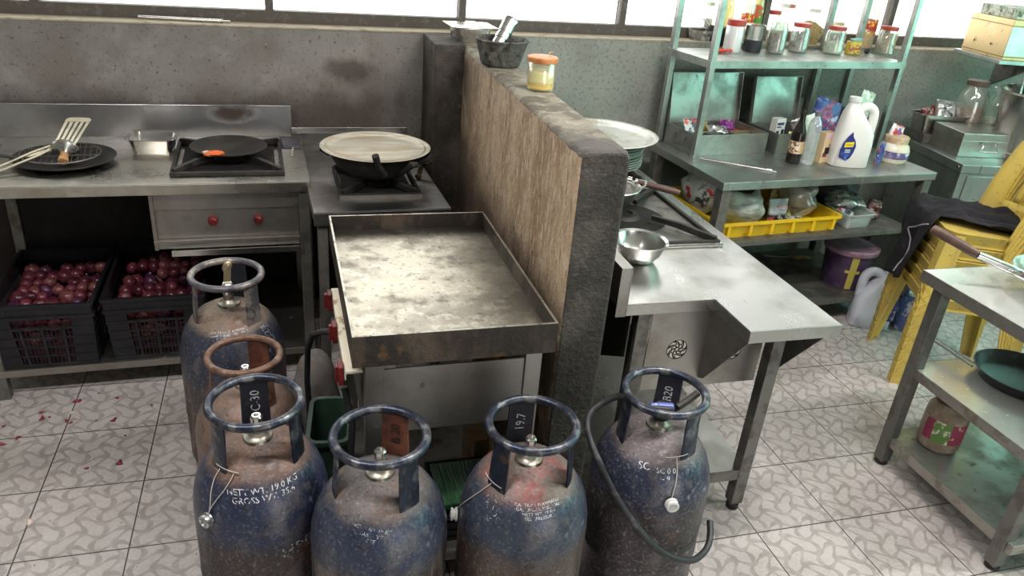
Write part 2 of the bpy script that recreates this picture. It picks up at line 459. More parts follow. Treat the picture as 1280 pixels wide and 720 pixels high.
# ------------------------------------------------------------------ light
wd = bpy.data.worlds.new('sky'); scene.world = wd; wd.use_nodes = True
bg = wd.node_tree.nodes['Background']; bg.inputs[0].default_value = (1, .99, .975, 1); bg.inputs[1].default_value = 4.0
def area(name, loc, rot, sx, sy, e, col):
    l = bpy.data.lights.new(name, 'AREA'); l.shape = 'RECTANGLE'; l.size = sx; l.size_y = sy; l.energy = e; l.color = col
    o = bpy.data.objects.new(name, l); COL.objects.link(o); o.location = loc; o.rotation_euler = rot
    return o
fill_lamp_body = mat('lamp_enamel', (.8,.8,.78), .4)
fill_lamp_tube = mat('lamp_tube', (.9,.9,.9), .4, emit=(1,.97,.92,14))
for i, (x, y) in enumerate([(-.6,.9),(1.5,1.5),(3.2,1.0)]):  # ceiling lamps out of view, added as fill light
    t = thing('tube_lamp', ['white ceiling tube lamp above the gas cylinders','white ceiling tube lamp above the middle of the kitchen','white ceiling tube lamp above the trolley'][i], 'lamp', (x, y, 2.75))
    MB().box(-.62,.62,-.035,.035,-.05,0).build('lamp_housing', fill_lamp_body, t, bevel=.004)
    MB().cyl((-.59,0,-.072),(.59,0,-.072),.014,12).build('lamp_tube', fill_lamp_tube, t)
    area('lamp_light', (x, y, 2.64), (0,0,0), 1.2, .1, 40, (1,.955,.925))
scene.view_settings.view_transform = 'Standard'; scene.view_settings.look = 'None'
scene.view_settings.gamma = 1; scene.view_settings.use_curve_mapping = False
scene.view_settings.exposure = .12
scene.cycles.use_denoising = True
scene.cycles.max_bounces = 8; scene.cycles.transparent_max_bounces = 16
scene.cycles.sample_clamp_indirect = 6
# ================================================================== left work counter
def square_leg(x, y, z0, z1, w=.036):
    return MB().box(x-w/2, x+w/2, y-w/2, y+w/2, z0, z1)
C1 = at(388, 226, .825)                         # right front corner of the counter top
counter = thing('work_counter', 'long steel work counter with a raised back panel and two red knobs', 'counter', (C1.x, C1.y, 0), R(1.8))
TOP1 = .825
steel_splash = mat('steel_backsplash', (.48,.48,.50), .3, 1, [
    dict(col=(.30,.29,.29), rough=.45, scale=5, lo=.4, hi=.7, amt=.7),
    dict(col=(.045,.028,.02), rough=.85, metal=0, scale=5, lo=.2, hi=.4, spot=(-.27,.585,.925,.10), sq=(.75,1,2.0), amt=.95)], bump=.03, bscale=40)
W1 = 1.16
m = MB().box(-W1, 0, 0, .60, TOP1-.004, TOP1); m.box(-W1, 0, 0, .004, TOP1-.042, TOP1-.004); m.box(-.004, 0, .004, .60, TOP1-.042, TOP1-.004)
m.build('tabletop', steel_top, counter, smooth=False, bevel=.0025)
m = MB().box(-W1, -.035, .588, .60, TOP1, .953); m.box(-W1, -.035, .584, .606, .953, .957)
m.build('back_panel', steel_splash, counter, smooth=False, bevel=.0015)
for x, y in ((-.024,.03),(-.024,.565),(-1.118,.03),(-1.118,.565)):
    square_leg(x, y, .0, TOP1-.004, .038).build('leg', steel_leg, counter, smooth=False, bevel=.002)
m = MB().box(-1.14, -.005, .012, .585, .118, .122); m.box(-1.14, -.005, .010, .014, .094, .122); m.box(-1.14,-.005,.583,.587,.09,.122)
m.build('lower_shelf', steel_panel, counter, smooth=False, bevel=.0015)
m = MB()
m.box(-.545,-.045,.030,.034,.715,.783); m.box(-.545,-.045,.036,.04,.605,.715); m.box(-.545,-.045,.034,.52,.596,.602)
m.box(-.548,-.044,.016,.04,.590,.604); m.box(-.548,-.535,.022,.05,.566,.783); m.box(-.548,-.046,.024,.028,.57,.592); m.box(-.548,-.543,.05,.52,.596,.783)
m.build('burner_cabinet', steel_panel, counter, smooth=False, bevel=.001)
MB().box(-.49,-.045,-.012,.42,.556,.564).box(-.49,-.045,-.016,-.010,.556,.578).build('drip_tray', steel_bright, counter, smooth=False, bevel=.001)
for x in (-.345, -.19):
    k = MB(); Mx = Matrix.Translation((x,.036,.672)) @ Matrix.Rotation(PI/2, 4, 'X')
    k.lathe([(0,0),(.017,0),(.018,.008),(.015,.013),(.015,.024),(.011,.028),(0,.026)], 20, Mx)
    k.boxc((x,.006,.672),(.005,.006,.026))
    k.build('knob', red_knob, counter)

# crates of onions under the counter
crate_black = mat('black_crate_plastic', (.009,.009,.012), .42, 0, [dict(col=(.03,.029,.032), scale=9, lo=.5, hi=.72, amt=.6)], bump=.1)
def crate_mesh(w, d, h, t=.004):
    m = MB(); fl = .93
    # solid floor and corner posts
    m.box(-w/2*fl, w/2*fl, -d/2*fl, d/2*fl, 0, .006)
    for sx in (-1, 1):
        for sy in (-1, 1):
            a = [(sx*w/2*fl, sy*d/2*fl), (sx*w/2*fl-sx*.075, sy*d/2*fl), (sx*w/2*fl-sx*.075, sy*(d/2*fl-t)), (sx*(w/2*fl-t), sy*(d/2*fl-t)), (sx*(w/2*fl-t), sy*(d/2*fl-.09)), (sx*w/2*fl, sy*(d/2*fl-.09))]
            b = [(sx*w/2, sy*d/2), (sx*(w/2-.07), sy*d/2), (sx*(w/2-.07), sy*(d/2-t)), (sx*(w/2-t), sy*(d/2-t)), (sx*(w/2-t), sy*(d/2-.085)), (sx*w/2, sy*(d/2-.085))]
            m.prism(a, .004, h, top=b)
    def side(p0, p1, q0, q1, L, nrm):
        # p: bottom corners, q: top corners; ribs and slots between the posts
        p0, p1, q0, q1 = map(Vector, (p0, p1, q0, q1))
        nrm = Vector(nrm)
        for k, (f, th) in enumerate(((0.02,.010),(.17,.006),(.32,.006),(.47,.006),(.62,.009),(.80,.012),(.985,.012))):
            a, b = p0.lerp(q0, f), p1.lerp(q1, f)
            m.bar(a, b, th, .008 if k < 5 else .013, up=nrm)
        for f in (.30,.5,.70):
            m.bar(p0.lerp(p1, f), q0.lerp(q1, f)-Vector((0,0,h*.38)), .010, .007, up=nrm)
        nn = int(L/.02)
        for i in range(nn):
            f = .17 + .66*i/(nn-1)
            a = p0.lerp(p1, f); b = q0.lerp(q1, f)
            m.bar(a, a.lerp(b, .6), .0035, .003, up=nrm)
        # plain band beneath the rim
        a0, a1, b0, b1 = p0.lerp(q0,.80), p1.lerp(q1,.80), q0, q1
        vs = [a0, a1, b1, b0]; off = -nrm*.003
        v = [m.bm.verts.new(x) for x in vs] + [m.bm.verts.new(x+off) for x in vs]
        for fc in ((0,1,2,3),(7,6,5,4),(0,4,5,1),(1,5,6,2),(2,6,7,3),(3,7,4,0)): m._f([v[i] for i in fc])
    e = .0015
    bx, by, tx, ty = w/2*fl, d/2*fl, w/2, d/2
    side((-bx,-by+e,.004),(bx,-by+e,.004),(-tx,-ty+e,h),(tx,-ty+e,h), w, (0,-1,0))
    side((-bx,by-e,.004),(bx,by-e,.004),(-tx,ty-e,h),(tx,ty-e,h), w, (0,1,0))
    side((-bx+e,-by,.004),(-bx+e,by,.004),(-tx+e,-ty,h),(-tx+e,ty,h), d, (-1,0,0))
    side((bx-e,-by,.004),(bx-e,by,.004),(tx-e,-ty,h),(tx-e,ty,h), d, (1,0,0))
    return m
CW, CD, CH = .345, .50, .262
crates = []
for (x, y, rz, lab) in ((-.883, 2.965, 0.0, 'black plastic crate of onions at the far left under the steel counter'),
                    (-.515, 2.985, R(1.5), 'black plastic crate of onions under the counter, beside the tall gas cylinder')):
    o = crate_mesh(CW, CD, CH).build('onion_crate', crate_black, None, smooth=False, loc=(x, y, .122), rot=(0,0,rz))
    tag(o, lab, 'crate', 'black crates under the steel counter'); crates.append((x, y, rz))
# onions
onion_mats = []
for i, (a, b_) in enumerate((((.085,.012,.022),(.17,.04,.055)), ((.055,.008,.018),(.12,.025,.04)), ((.13,.03,.035),(.24,.09,.09)), ((.045,.010,.032),(.10,.03,.07)))):
    onion_mats.append(mat('onion_skin_%d' % i, a, .28, 0, [dict(col=b_, scale=30, stretch=(1,1,.15), lo=.45, hi=.65), dict(col=(.35,.22,.13), scale=14, lo=.66, hi=.74, amt=.7)]))
def onion_proto(i):
    r = .0275
    pr = [(0,-.9),(.12,-.92),(.5,-.82),(.86,-.45),(1,0),(.9,.42),(.6,.76),(.28,.95),(.13,1.12),(.09,1.3),(0,1.32)]
    m = MB().lathe([(a*r, b*r*.92) for a, b in pr], 14)
    m.bm.verts.ensure_lookup_table()
    for v in m.bm.verts: v.co *= 1 + .06*noise.noise(v.co*40 + Vector((i*5, 0, 0)))
    me_o = m.build('onion', onion_mats[i % 4], None, ang=80)
    return me_o
protos = [onion_proto(i) for i in range(6)]
first = list(protos); rnd = random.Random(3)
used = 0
for ci, (cx, cy, rz) in enumerate(crates):
    k = 0
    base_top = .305
    spots = []
    for layer in range(3):
        nx, ny = 7, 8
        for iy in range(ny):
            for ix in range(nx - (layer % 2)):
                x = -CW/2*.86 + .028*.9 + (ix + .5*(layer % 2))*.0415 + rnd.uniform(-.004,.004)
                y = -CD/2*.9 + .028 + iy*.054 + (.027 if layer % 2 else 0) + rnd.uniform(-.005,.005)
                rise = .030*max(0, (iy-1))/5 + (.02 if ci else 0)*iy/5
                z = .218 + layer*.040 + rise*.7 + rnd.uniform(-.003,.004)
                if layer == 0 and iy > 3: continue
                if layer == 2 and (iy < 1 or rnd.random() < .25): continue
                if layer == 2 and ci == 0 and ix > 5 and iy < 3: continue
                if abs(x) > CW/2-.032 or abs(y) > CD/2-.034: continue
                spots.append((x, y, z))
    for (x, y, z) in spots:
        px = cx + x*math.cos(rz) - y*math.sin(rz); py = cy + x*math.sin(rz) + y*math.cos(rz)
        if first: o = first.pop(0)
        else:
            o = rnd.choice(protos).copy(); COL.objects.link(o)
        o.location = (px, py, z); o.rotation_euler = (rnd.uniform(0,6.3), rnd.uniform(-.9,.9), rnd.uniform(0,6.3))
        s = rnd.uniform(.82, 1.12); o.scale = (s, s, s*rnd.uniform(.9,1.05))
        tag(o, 'red onion in the pile in the ' + ('left crate under the counter' if ci == 0 else 'right-hand crate under the counter'), 'onion', 'red onions in the left crate' if ci == 0 else 'red onions in the right-hand crate')
    hp = MB().grid(lambda u, v: ((u-.5)*(CW-.05)*.96, (v-.5)*(CD-.06)*.96, .10+.012*math.sin(u*40)*math.sin(v*55)), 24, 30)
    hp.box(-.14,.14,-.215,.215,.008,.09)
    h = hp.build('onion', onion_mats[1], None, loc=(cx,cy,.122), rot=(0,0,rz))
    tag(h, 'red onions deeper down in the ' + ('left crate' if ci == 0 else 'right-hand crate') + ', under the pile', 'onion', kind='stuff')

# onion skins on the floor
skin_red = mat('onion_scrap_red', (.20,.02,.03), .5); skin_pale = mat('onion_scrap_pale', (.72,.60,.52), .5, 0, [dict(col=(.5,.2,.2), scale=60, lo=.5, hi=.6)])
def scrap(px, py, s, col, i):
    m = MB()
    m.grid(lambda u, v: ((u-.5)*s*(1-.5*abs(v-.5)), (v-.5)*s*.6*(1.2-u), .0015 + s*.22*math.sin(PI*u)*math.sin(PI*v)+ s*.05*math.sin(u*9+i)), 6, 5)
    p = at(px, py, 0)
    o = m.build('onion_scrap', col, None, loc=(p.x, p.y, 0), rot=(0,0,i*1.7), solid=.0008)
    return o
pts = [(53,516,.022,1),(53,523,.03,0),(96,502,.032,1),(62,522,.014,0),(90,516,.018,2),(83,526,.02,1),(88,529,.018,1),(98,523,.022,2),(143,525,.03,1),(146,498,.018,1),(22,548,.025,1),(3,556,.03,1),(150,578,.032,1),(108,586,.016,1),(190,507,.012,1),(124,492,.010,1),(37,652,.032,2),(120,526,.01,1),(157,545,.012,1),(5,533,.014,1)]
for i, (px, py, s, c) in enumerate(pts):
    lab = ('pale curled onion scrap on the floor tiles' if c == 2 else 'small red scrap of onion skin on the floor tiles')
    g = 'pale onion scraps on the floor' if c == 2 else 'red onion skins on the floor'
    if i == 16: lab, g = 'pale garlic-like scrap lying alone on the floor tiles, nearest the camera', None
    tag(scrap(px, py, s, skin_pale if c == 2 else skin_red, i), lab, 'scrap', g)

# ---- things on the left counter
def pt(px, py, z): return at(px, py, z)
# griddle pan, turned grill rack on it, tongs, slotted turner, steel press
p = pt(81, 196, TOP1+.02)
tw = tag(MB().lathe([(0,0),(.06,.0005),(.12,.006),(.165,.020),(.168,.024),(.160,.022),(.12,.011),(.06,.006),(0,.005)], 48).build('flat_griddle_pan', iron_seasoned, None, loc=(p.x, p.y, TOP1)),
         'round black iron griddle pan at the left end of the steel counter', 'pan')
gx, gy = p.x-.012, p.y+.006
rack_wire = mat('rack_wire', (.16,.15,.14), .4, .8)
rk = thing('wire_grill_rack', 'round black wire rack lying on the round iron pan at the left', 'rack', (gx, gy, TOP1+.026), R(8))
m = MB().torus((0,0,.006), .128, .0032, 48, 8)
for i in range(-6, 7):
    x = i*.019; h = math.sqrt(.127**2-x*x); m.tube([(x,-h,.006),(x,h,.006)], .0017, 6)
for y in (-.05,.05): h = math.sqrt(.127**2-y*y); m.tube([(-h,y,.010),(h,y,.010)], .0024, 6)
m.build('grid', rack_wire, rk)
MB().tube([(-.115,-.05,.006),(-.15,-.063,.018),(-.22,-.055,.030),(-.30,-.04,.036)], .0055, 8).tube([(-.125,-.02,.006),(-.16,-.045,.012),(-.19,-.055,.024)], .003, 6).build('handle', iron, rk)
MB().tube([(-.30,-.04,.036),(-.42,-.02,.038)], .009, 10).build('handle_tip', steel_bright, rk)
# tongs: two pale flat arms
cream = mat('cream_steel_tongs', (.66,.60,.45), .35, .6, [dict(col=(.5,.46,.36), scale=12, lo=.45, hi=.6)])
a, b_ = pt(-28, 222, TOP1+.008), pt(66, 184, TOP1+.055)
tg = MB()
d = (b_-a).normalized(); sd = Vector((-d.y, d.x, 0))
L = (b_-a).length
for s in (-1, 1):
    tg.tube([Vector((0, s*.004, 0)), Vector((L*.3, s*.018, 0)), Vector((L*.75, s*.022, .002)), Vector((L, s*.010, .004))], [.007,.008,.008,.009], 8, flat=.35)
tg.torus((-.002,0,0), .008, .003, 14, 6)
o = tg.build('tongs', cream, None); Mx = Matrix((d, sd, d.cross(sd))).transposed().to_4x4(); Mx.translation = a; o.matrix_world = Mx
tag(o, 'pale flat steel tongs pointing left off the round iron pan', 'tongs')
# slotted turner leaning up
t0, t1 = pt(80, 182, TOP1+.062), pt(98, 150, TOP1+.115)
sp = thing('slotted_turner', 'cream slotted turner with a flared blade lying over the iron pan', 'turner', t0)
d = (t1-t0); d.normalize(); side = Vector((.97, -.24, 0)); side = (side-d*side.dot(d)).normalized(); nr = side.cross(d)
sp.matrix_world = Matrix.Translation(t0) @ Matrix((side, d, nr)).transposed().to_4x4()
m = MB(); Lb = (t1-t0).length + .012
cols = [-.040,-.029,-.023,-.0145,-.0085,-.003,.003,.0085,.0145,.023,.029,.040]
# blade: frame with slots
w0, w1 = .030, .040
for k in range(5):
    x = -.032 + .016*k
    m.prism([(x-.0045,.012),(x+.0045,.012),(x*1.18+.005,Lb-.02),(x*1.18-.005,Lb-.02)], -.0008, .0008)
m.prism([(-w0*1.2,-.022),(w0*1.2,-.022),(w0*1.22,.016),(-w0*1.22,.016)], -.0008,.0008)
m.prism([(-.0435,Lb-.024),(.0435,Lb-.024),(.044,Lb-.008),(.034,Lb+.002),(0,Lb+.005),(-.034,Lb+.002),(-.044,Lb-.008)], -.0008,.0008)
m.build('blade', cream, sp, smooth=False)
hp = sp.matrix_world.inverted() @ (t0 + Vector((-.16,-.06,-.04)))
MB().tube([(0,-.015,0), hp*.35+Vector((0,-.004,.004)), hp], .0055, 8, flat=.5).build('handle', cream, sp)
# steel press with wooden grip
a = pt(81, 188, TOP1+.05); b_ = pt(81, 202, TOP1+.028)
pr = thing('puri_press', 'round steel press with a short wooden grip lying over the iron pan', 'press', a)
z = Vector((.05,-1,-.42)).normalized()
x = Vector((1,0,0)); x = (x-z*x.dot(z)).normalized(); y = z.cross(x)
pr.matrix_world = Matrix.Translation(a) @ Matrix((x, y, z)).transposed().to_4x4()
MB().lathe([(0,-.014),(.040,-.012),(.046,-.004),(.044,.003),(.030,.012),(.018,.017),(.012,.022),(0,.022)], 32).build('disc', steel_bright, pr)
MB().lathe([(0,.018),(.012,.019),(.014,.024),(.0125,.034),(.0165,.043),(.0175,.058),(.015,.063),(0,.064)], 20).build('grip', mat('honey_wood', (.50,.27,.10), .45, 0, [dict(col=(.3,.14,.05), scale=50, lo=.5, hi=.7)]), pr)
# rectangular steel tub
def food_tub(name, w, d, h, r=.02, m_=steel_bright, parent=None, lip=.014):
    m = MB()
    def rr(w, d, r, n=5):
        pts = []
        for cx, cy, a in ((w/2-r, d/2-r, 0),(-w/2+r, d/2-r, 90),(-w/2+r,-d/2+r,180),(w/2-r,-d/2+r,270)):
            for i in range(n+1):
                t = R(a + 90*i/n); pts.append((cx+r*math.cos(t), cy+r*math.sin(t)))
        return pts
    secs = [(w*.86, d*.86, r*.8, 0), (w*.90, d*.90, r, .006), (w, d, r, h-.004), (w+lip*2, d+lip*2, r+lip, h), (w+lip*2, d+lip*2, r+lip, h-.003),
            (w+lip*2-.002, d+lip*2-.002, r+lip, h+.001), (w-.004, d-.004, r-.001, h-.003), (w*.90-.004, d*.90-.004, r-.002, .008), (w*.86-.006, d*.86-.006, r*.7, .003)]
    order = [0,1,2,4,3,5,6,7,8]
    rings = []
    for k in order:
        a, b2, c, z = secs[k]
        rings.append([m.bm.verts.new((x, y, z)) for x, y in rr(a, b2, max(c,.002))])
    n = len(rings[0])
    for A, B in zip(rings, rings[1:]):
        for i in range(n): m._f([A[i], A[(i+1)%n], B[(i+1)%n], B[i]])
    m._f(rings[0][::-1]); m._f(rings[-1])
    return m.build(name, m_, parent, ang=40)
p = pt(193, 190, TOP1)
o = food_tub('food_tub', .152, .125, .062); o.location = (p.x, p.y+.012, TOP1); o.rotation_euler = (0,0,R(-4))
tag(o, 'small empty rectangular steel tub on the long counter beside the gas burner', 'tub')

def burner_frame(parent, x0, x1, y0, y1, z, h=.035, m_=iron, ring=.05, slope=True):
    """cast pan support: rim frame, four inward sloping bars; burner head beneath"""
    b = MB(); t = .014
    b.box(x0, x1, y0, y0+t, z, z+.016); b.box(x0, x1, y1-t, y1, z, z+.016)
    b.box(x0, x0+t, y0+t, y1-t, z, z+.016); b.box(x1-t, x1, y0+t, y1-t, z, z+.016)
    b.build('burner_rim', m_, parent, smooth=False, bevel=.003)
    cx, cy = (x0+x1)/2, (y0+y1)/2
    for (x, y) in ((x0+.012,y0+.012),(x1-.012,y0+.012),(x1-.012,y1-.012),(x0+.012,y1-.012)):
        v = Vector((cx-x, cy-y, 0)); L = v.length; v.normalize(); q = Vector((-v.y, v.x, 0))
        mm = MB()
        M4 = Matrix((v, q, Vector((0,0,1)))).transposed().to_4x4(); M4.translation = (x, y, z)
        # profile in (along, height) extruded across
        pr_ = [(0,0),(0,.026),(L*.40,h+.0035),(L*.70,h+.0035),(L*.70,h-.014),(L*.42,h-.018),(.02,.004)]
        Rx = Matrix(((1,0,0,0),(0,0,-1,0),(0,1,0,0),(0,0,0,1)))
        mm.prism(pr_, -.009, .009, M4 @ Rx)
        mm.build('support_bar', m_, parent, smooth=False, bevel=.002)
    MB().lathe([(0,0),(ring+.008,0),(ring+.008,.006),(ring,.012),(ring-.004,.020),(ring*.55,.022),(ring*.5,.014),(0,.014)], 28, Matrix.Translation((cx,cy,z))).build('burner_head', m_, parent)

C1M = counter.matrix_basis.copy()
bw = pt(217,217,TOP1); 
q = pt(286, 200, TOP1)
gb = thing('gas_burner', 'square black iron gas burner set in the right end of the long counter', 'burner', (q.x+.002, q.y+.012, TOP1), R(1.8))
MB().box(-.165,.165,-.17,.19,0,.003).build('burner_well', soot, gb, smooth=False)
burner_frame(gb, -.195,.195,-.205,.215,.0,.034)
tv = tag(MB().lathe([(0,0),(.06,.0),(.11,.004),(.138,.0135),(.140,.017),(.134,.0155),(.10,.007),(.05,.004),(0,.004)], 48).build('tawa_pan', iron_seasoned, None, loc=(q.x+.004, q.y+.01, TOP1+.0385)),
         'flat round black tawa sitting on the burner of the long counter', 'pan')
carrot = mat('orange_cloth', (.75,.14,.03), .6, 0, [dict(col=(.6,.5,.42), scale=30, lo=.55, hi=.62)])
c0 = pt(266, 193, TOP1+.052)
m = MB().tube([(-.034,.006,.012),(-.02,.012,.012),(-.005,.002,.012),(.012,.008,.012),(.032,.006,.011),(.038,.002,.010)], [.005,.010,.009,.011,.010,.005], 9, flat=.8)
m.tube([(-.03,-.006,.009),(-.01,-.01,.010),(.01,-.008,.010),(.026,-.006,.009)], [.004,.008,.008,.004], 8)
m.move(lambda c: c*(1+.12*noise.noise(c*120)))
o = m.build('orange_scrap', carrot, None, loc=(c0.x, c0.y, TOP1+.0445)); tag(o, 'crumpled orange piece lying on the flat black tawa', 'scrap')
# flat turner lying at the right end
p = pt(362, 184, TOP1)
ft = thing('flat_turner', 'flat steel turner with a thin pale handle beside the gas burner', 'turner', (p.x, p.y, TOP1), R(2))
m = MB().grid(lambda u, v: ((u-.5)*.085*(1-.1*v)+.006, .05-.13*v+.06, .012-.011*v+.001), 4, 4)
m.build('blade', mat('turner_blade_steel', (.085,.08,.095), .4, .3), ft, solid=.0015)
MB().tube([(.012,-.022,.004),(.010,-.05,.006),(.003,-.125,.0045)], .0045, 8, flat=.6).build('handle', cream, ft)

# things on the window sill
a, b_ = pt(173, 21, SILL+.008), pt(288, 27, SILL+.008)
o = thing('steel_rod', 'thin steel rod with a narrow tip lying on the window sill', 'rod', a)
d = (b_-a); L = d.length; d.normalize()
o.matrix_world = Matrix.Translation(a) @ d.to_track_quat('X','Z').to_matrix().to_4x4()
MB().tube([(0,0,0),(L*.9,0,0)], .0078, 12).build('shaft', steel_bright, o)
MB().tube([(L*.9,0,0),(L*.92,0,0)], .009, 12).tube([(L*.9,0,0),(L,0,0)], .0045, 8).build('tip', steel, o)

# ================================================================== second small counter
F2 = at(392, 266, .80)
c2 = thing('burner_counter', 'low steel burner counter between the long counter and the dark column', 'counter', (F2.x, F2.y, 0), R(2.5))
D2 = .84; W2 = .475
steel_dark = mat('steel_tabletop_dark', (.30,.295,.29), .32, 1, [dict(col=(.14,.12,.11), rough=.6, scale=6, lo=.4, hi=.65, amt=.9), dict(col=(.10,.05,.03), rough=.8, metal=.2, scale=16, lo=.66, hi=.74)], bump=.05, bscale=40)
m = MB().box(0, W2, 0, D2, .796, .80); m.box(0, W2, 0, .004, .75, .796); m.box(0, .004, .004, D2, .765, .796); m.box(W2-.004, W2, .004, D2, .765, .796)
m.build('tabletop', steel_dark, c2, smooth=False, bevel=.002)
m = MB().box(-.02, W2+.0, D2-.006, D2, .80, .862); m.build('back_panel', steel_dark, c2, smooth=False)
MB().box(-.02, W2+.0, D2-.012, D2, .842, .868).build('back_strip', steel_bright, c2, smooth=False, bevel=.002)
for x, y in ((.03,.03),(W2-.03,.03),(.03,D2-.04),(W2-.03,D2-.04)):
    square_leg(x, y, 0, .796, .034).build('leg', steel_leg, c2, smooth=False, bevel=.002)
q = at(468, 232, .80)
g2 = thing('gas_burner', 'blackened gas burner under the wok between the counters', 'burner', (q.x+.005, q.y+.012, .80), R(1))
MB().box(-.125,.125,-.13,.16,0,.003).build('burner_well', soot, g2, smooth=False)
burner_frame(g2, -.145,.150,-.15,.18,.0,.03, soot)
MB().box(-.145,.150,-.156,-.150,.0,.014).build('front_edge', steel_panel, g2, smooth=False)
wk_c = Vector((g2.location.x+.003, g2.location.y+.015, .80+.032))
wk = thing('wok', 'soot-black round wok with two loop handles on the burner below the big steel lid', 'wok', wk_c)
rim = .172; dep = .098
prof = [(0,0),(.06,.003),(.11,.018),(.145,.045),(.165,.080),(rim,dep),(rim+.004,dep+.002),(rim-.002,dep-.004),(.160,.080),(.14,.048),(.105,.023),(.05,.008),(0,.006)]
MB().lathe(prof, 44).build('bowl', soot, wk)
for ang, hz in ((-104, .035), (-72, .012), (-33, .0)):
    pass
for ang in (-20, 160):
    A = R(ang); c = Vector((math.cos(A), math.sin(A), 0)); t = Vector((-c.y, c.x, 0))
    MB().tube([c*(rim-.008)+t*.04+Vector((0,0,.075)), c*(rim+.022)+t*.035+Vector((0,0,.088)), c*(rim+.032)+Vector((0,0,.092)), c*(rim+.022)-t*.035+Vector((0,0,.088)), c*(rim-.008)-t*.04+Vector((0,0,.075))], .008, 8).build('loop_handle', soot, wk)
MB().tube([(.015,-.150,.05),(-.012,-.185,.095),(-.024,-.198,.135)], [.013,.012,.013], 12).build('handle_grip', soot, wk)
MB().tube([(.07,-.150,.055),(.082,-.180,.078),(.105,-.186,.098),(.125,-.178,.095)], [.005,.007,.013,.010], 10).build('handle_stub', iron, wk)
cc = pt(460, 194, .938)
pl = tag(MB().lathe([(0,0),(.15,.0),(.188,.003),(.200,.007),(.202,.0095),(.198,.010),(.186,.006),(.180,.0085),(.172,.004),(.148,.003),(0,.0035)], 64).build('pot_lid',
     mat('dull_aluminium', (.38,.345,.28), .46, .9, [dict(col=(.30,.23,.14), rough=.5, scale=7, stretch=(.5,2,1), lo=.42, hi=.65, amt=.75), dict(col=(.46,.43,.37), scale=20, stretch=(.3,2,1), lo=.5, hi=.7)]),
     None, loc=(wk_c.x+.0, wk_c.y+.004, wk_c.z+dep+.004)), 'large flat round steel lid lying on the black wok', 'lid')
bk = Vector((g2.location.x+.175, g2.location.y+.07, .80))
m = MB().tube([(0,0,.012),(.01,.01,.04),(.035,.015,.06)], [.009,.009,.010], 8); m.torus((.03,.012,.062),.018,.006,16,6).ball((-.004,-.012,.012),(.014,.014,.010))
tag(m.build('burner_tap', mat('burnt_brass', (.10,.07,.03), .5, .7, [dict(col=(.02,.018,.016), scale=30, lo=.4, hi=.6)]), None, loc=bk), 'small burnt brass tap at the right of the black wok', 'tap')
# ================================================================== lettering
def worn_paint(name, col, keep=.5, scale=110):
    if name in MATS: return MATS[name]
    m, nt, b = nodes(name)
    b.inputs['Base Color'].default_value = (*col, 1); b.inputs['Roughness'].default_value = .6
    tc = N(nt, 'ShaderNodeTexCoord')
    f = mapr(nt, noise_n(nt, tc.outputs['Object'], scale, 3), keep-.06, keep+.04)
    nt.links.new(math_n(nt, 'SUBTRACT', 1.0, f), b.inputs['Alpha'])
    MATS[name] = m
    return m
def text_mesh(body, size, name, m_, parent, fn, align='CENTER', line=1.0, space=1.0, cut=0):
    cu = bpy.data.curves.new(name, 'FONT'); cu.body = body; cu.size = size; cu.align_x = align; cu.space_line = line; cu.space_character = space
    cu.resolution_u = 2
    t = bpy.data.objects.new(name, cu); COL.objects.link(t)
    me = bpy.data.meshes.new_from_object(t)
    bpy.data.objects.remove(t); bpy.data.curves.remove(cu)
    bm = bmesh.new(); bm.from_mesh(me)
    if cut:
        bmesh.ops.triangulate(bm, faces=bm.faces)
    for v in bm.verts: v.co = Vector(fn(v.co.x, v.co.y))
    bm.to_mesh(me); bm.free()
    me.name = name
    o = bpy.data.objects.new(name, me); COL.objects.link(o); me.materials.append(m_)
    if parent: o.parent = parent
    return o

# ================================================================== griddle stove
gs = thing('griddle_stove', 'long steel stove with a wide black-rimmed griddle plate beside the brown partition wall', 'stove', (.118, 1.548, 0), R(.6))
GW, GD, GZ = .505, .772, .85
griddle_face = mat('griddle_surface', (.27,.245,.20), .36, .75, [
    dict(col=(.50,.455,.36), scale=5, lo=.35, hi=.68, amt=.8, rough=.30),
    dict(col=(.58,.54,.45), scale=26, lo=.50, hi=.66, amt=.6),
    dict(col=(.12,.10,.08), scale=18, detail=8, lo=.50, hi=.68, amt=.6, rough=.5),
    dict(col=(.05,.042,.036), scale=60, lo=.58, hi=.68, amt=.6),
    dict(col=(.07,.058,.045), scale=3, lo=.2, hi=.45, z=(.30,.50), axis='x', wob=.22, wscale=5, amt=.75, rough=.5),
    dict(col=(.03,.027,.025), scale=3, lo=.2, hi=.4, z=(.66,.75), axis='y', wob=.05, amt=.9, rough=.6)], bump=.12, bscale=50)
rim_mat = mat('griddle_rim', (.045,.038,.034), .5, .6, [
    dict(col=(.13,.10,.075), scale=9, stretch=(1,1,.5), lo=.45, hi=.65, amt=.8),
    dict(col=(.16,.08,.03), rough=.8, metal=.1, scale=14, lo=.60, hi=.70, amt=.7)], bump=.2, bscale=60)
rim_edge = mat('griddle_edge', (.42,.40,.35), .35, .9, [dict(col=(.2,.16,.12), scale=30, lo=.5, hi=.65)])
m = MB(); t = .006
m.box(0, GW, 0, t, GZ-.083, GZ); m.box(0, GW, GD-t, GD, GZ-.083, GZ); m.box(0, t, t, GD-t, GZ-.083, GZ); m.box(GW-t, GW, t, GD-t, GZ-.083, GZ)
gp = m.build('griddle_rim', rim_mat, gs, smooth=False)
m = MB(); e = .0012
for a in ((0,GW,0,t),(0,GW,GD-t,GD),(0,t,t,GD-t),(GW-t,GW,t,GD-t)): m.box(a[0],a[1],a[2],a[3],GZ,GZ+e)
m.build('rim_edge', rim_edge, gp, smooth=False)
MB().box(t, GW-t, t, GD-t, GZ-.062, GZ-.048).build('griddle_plate', griddle_face, gs, smooth=False)
m = MB()
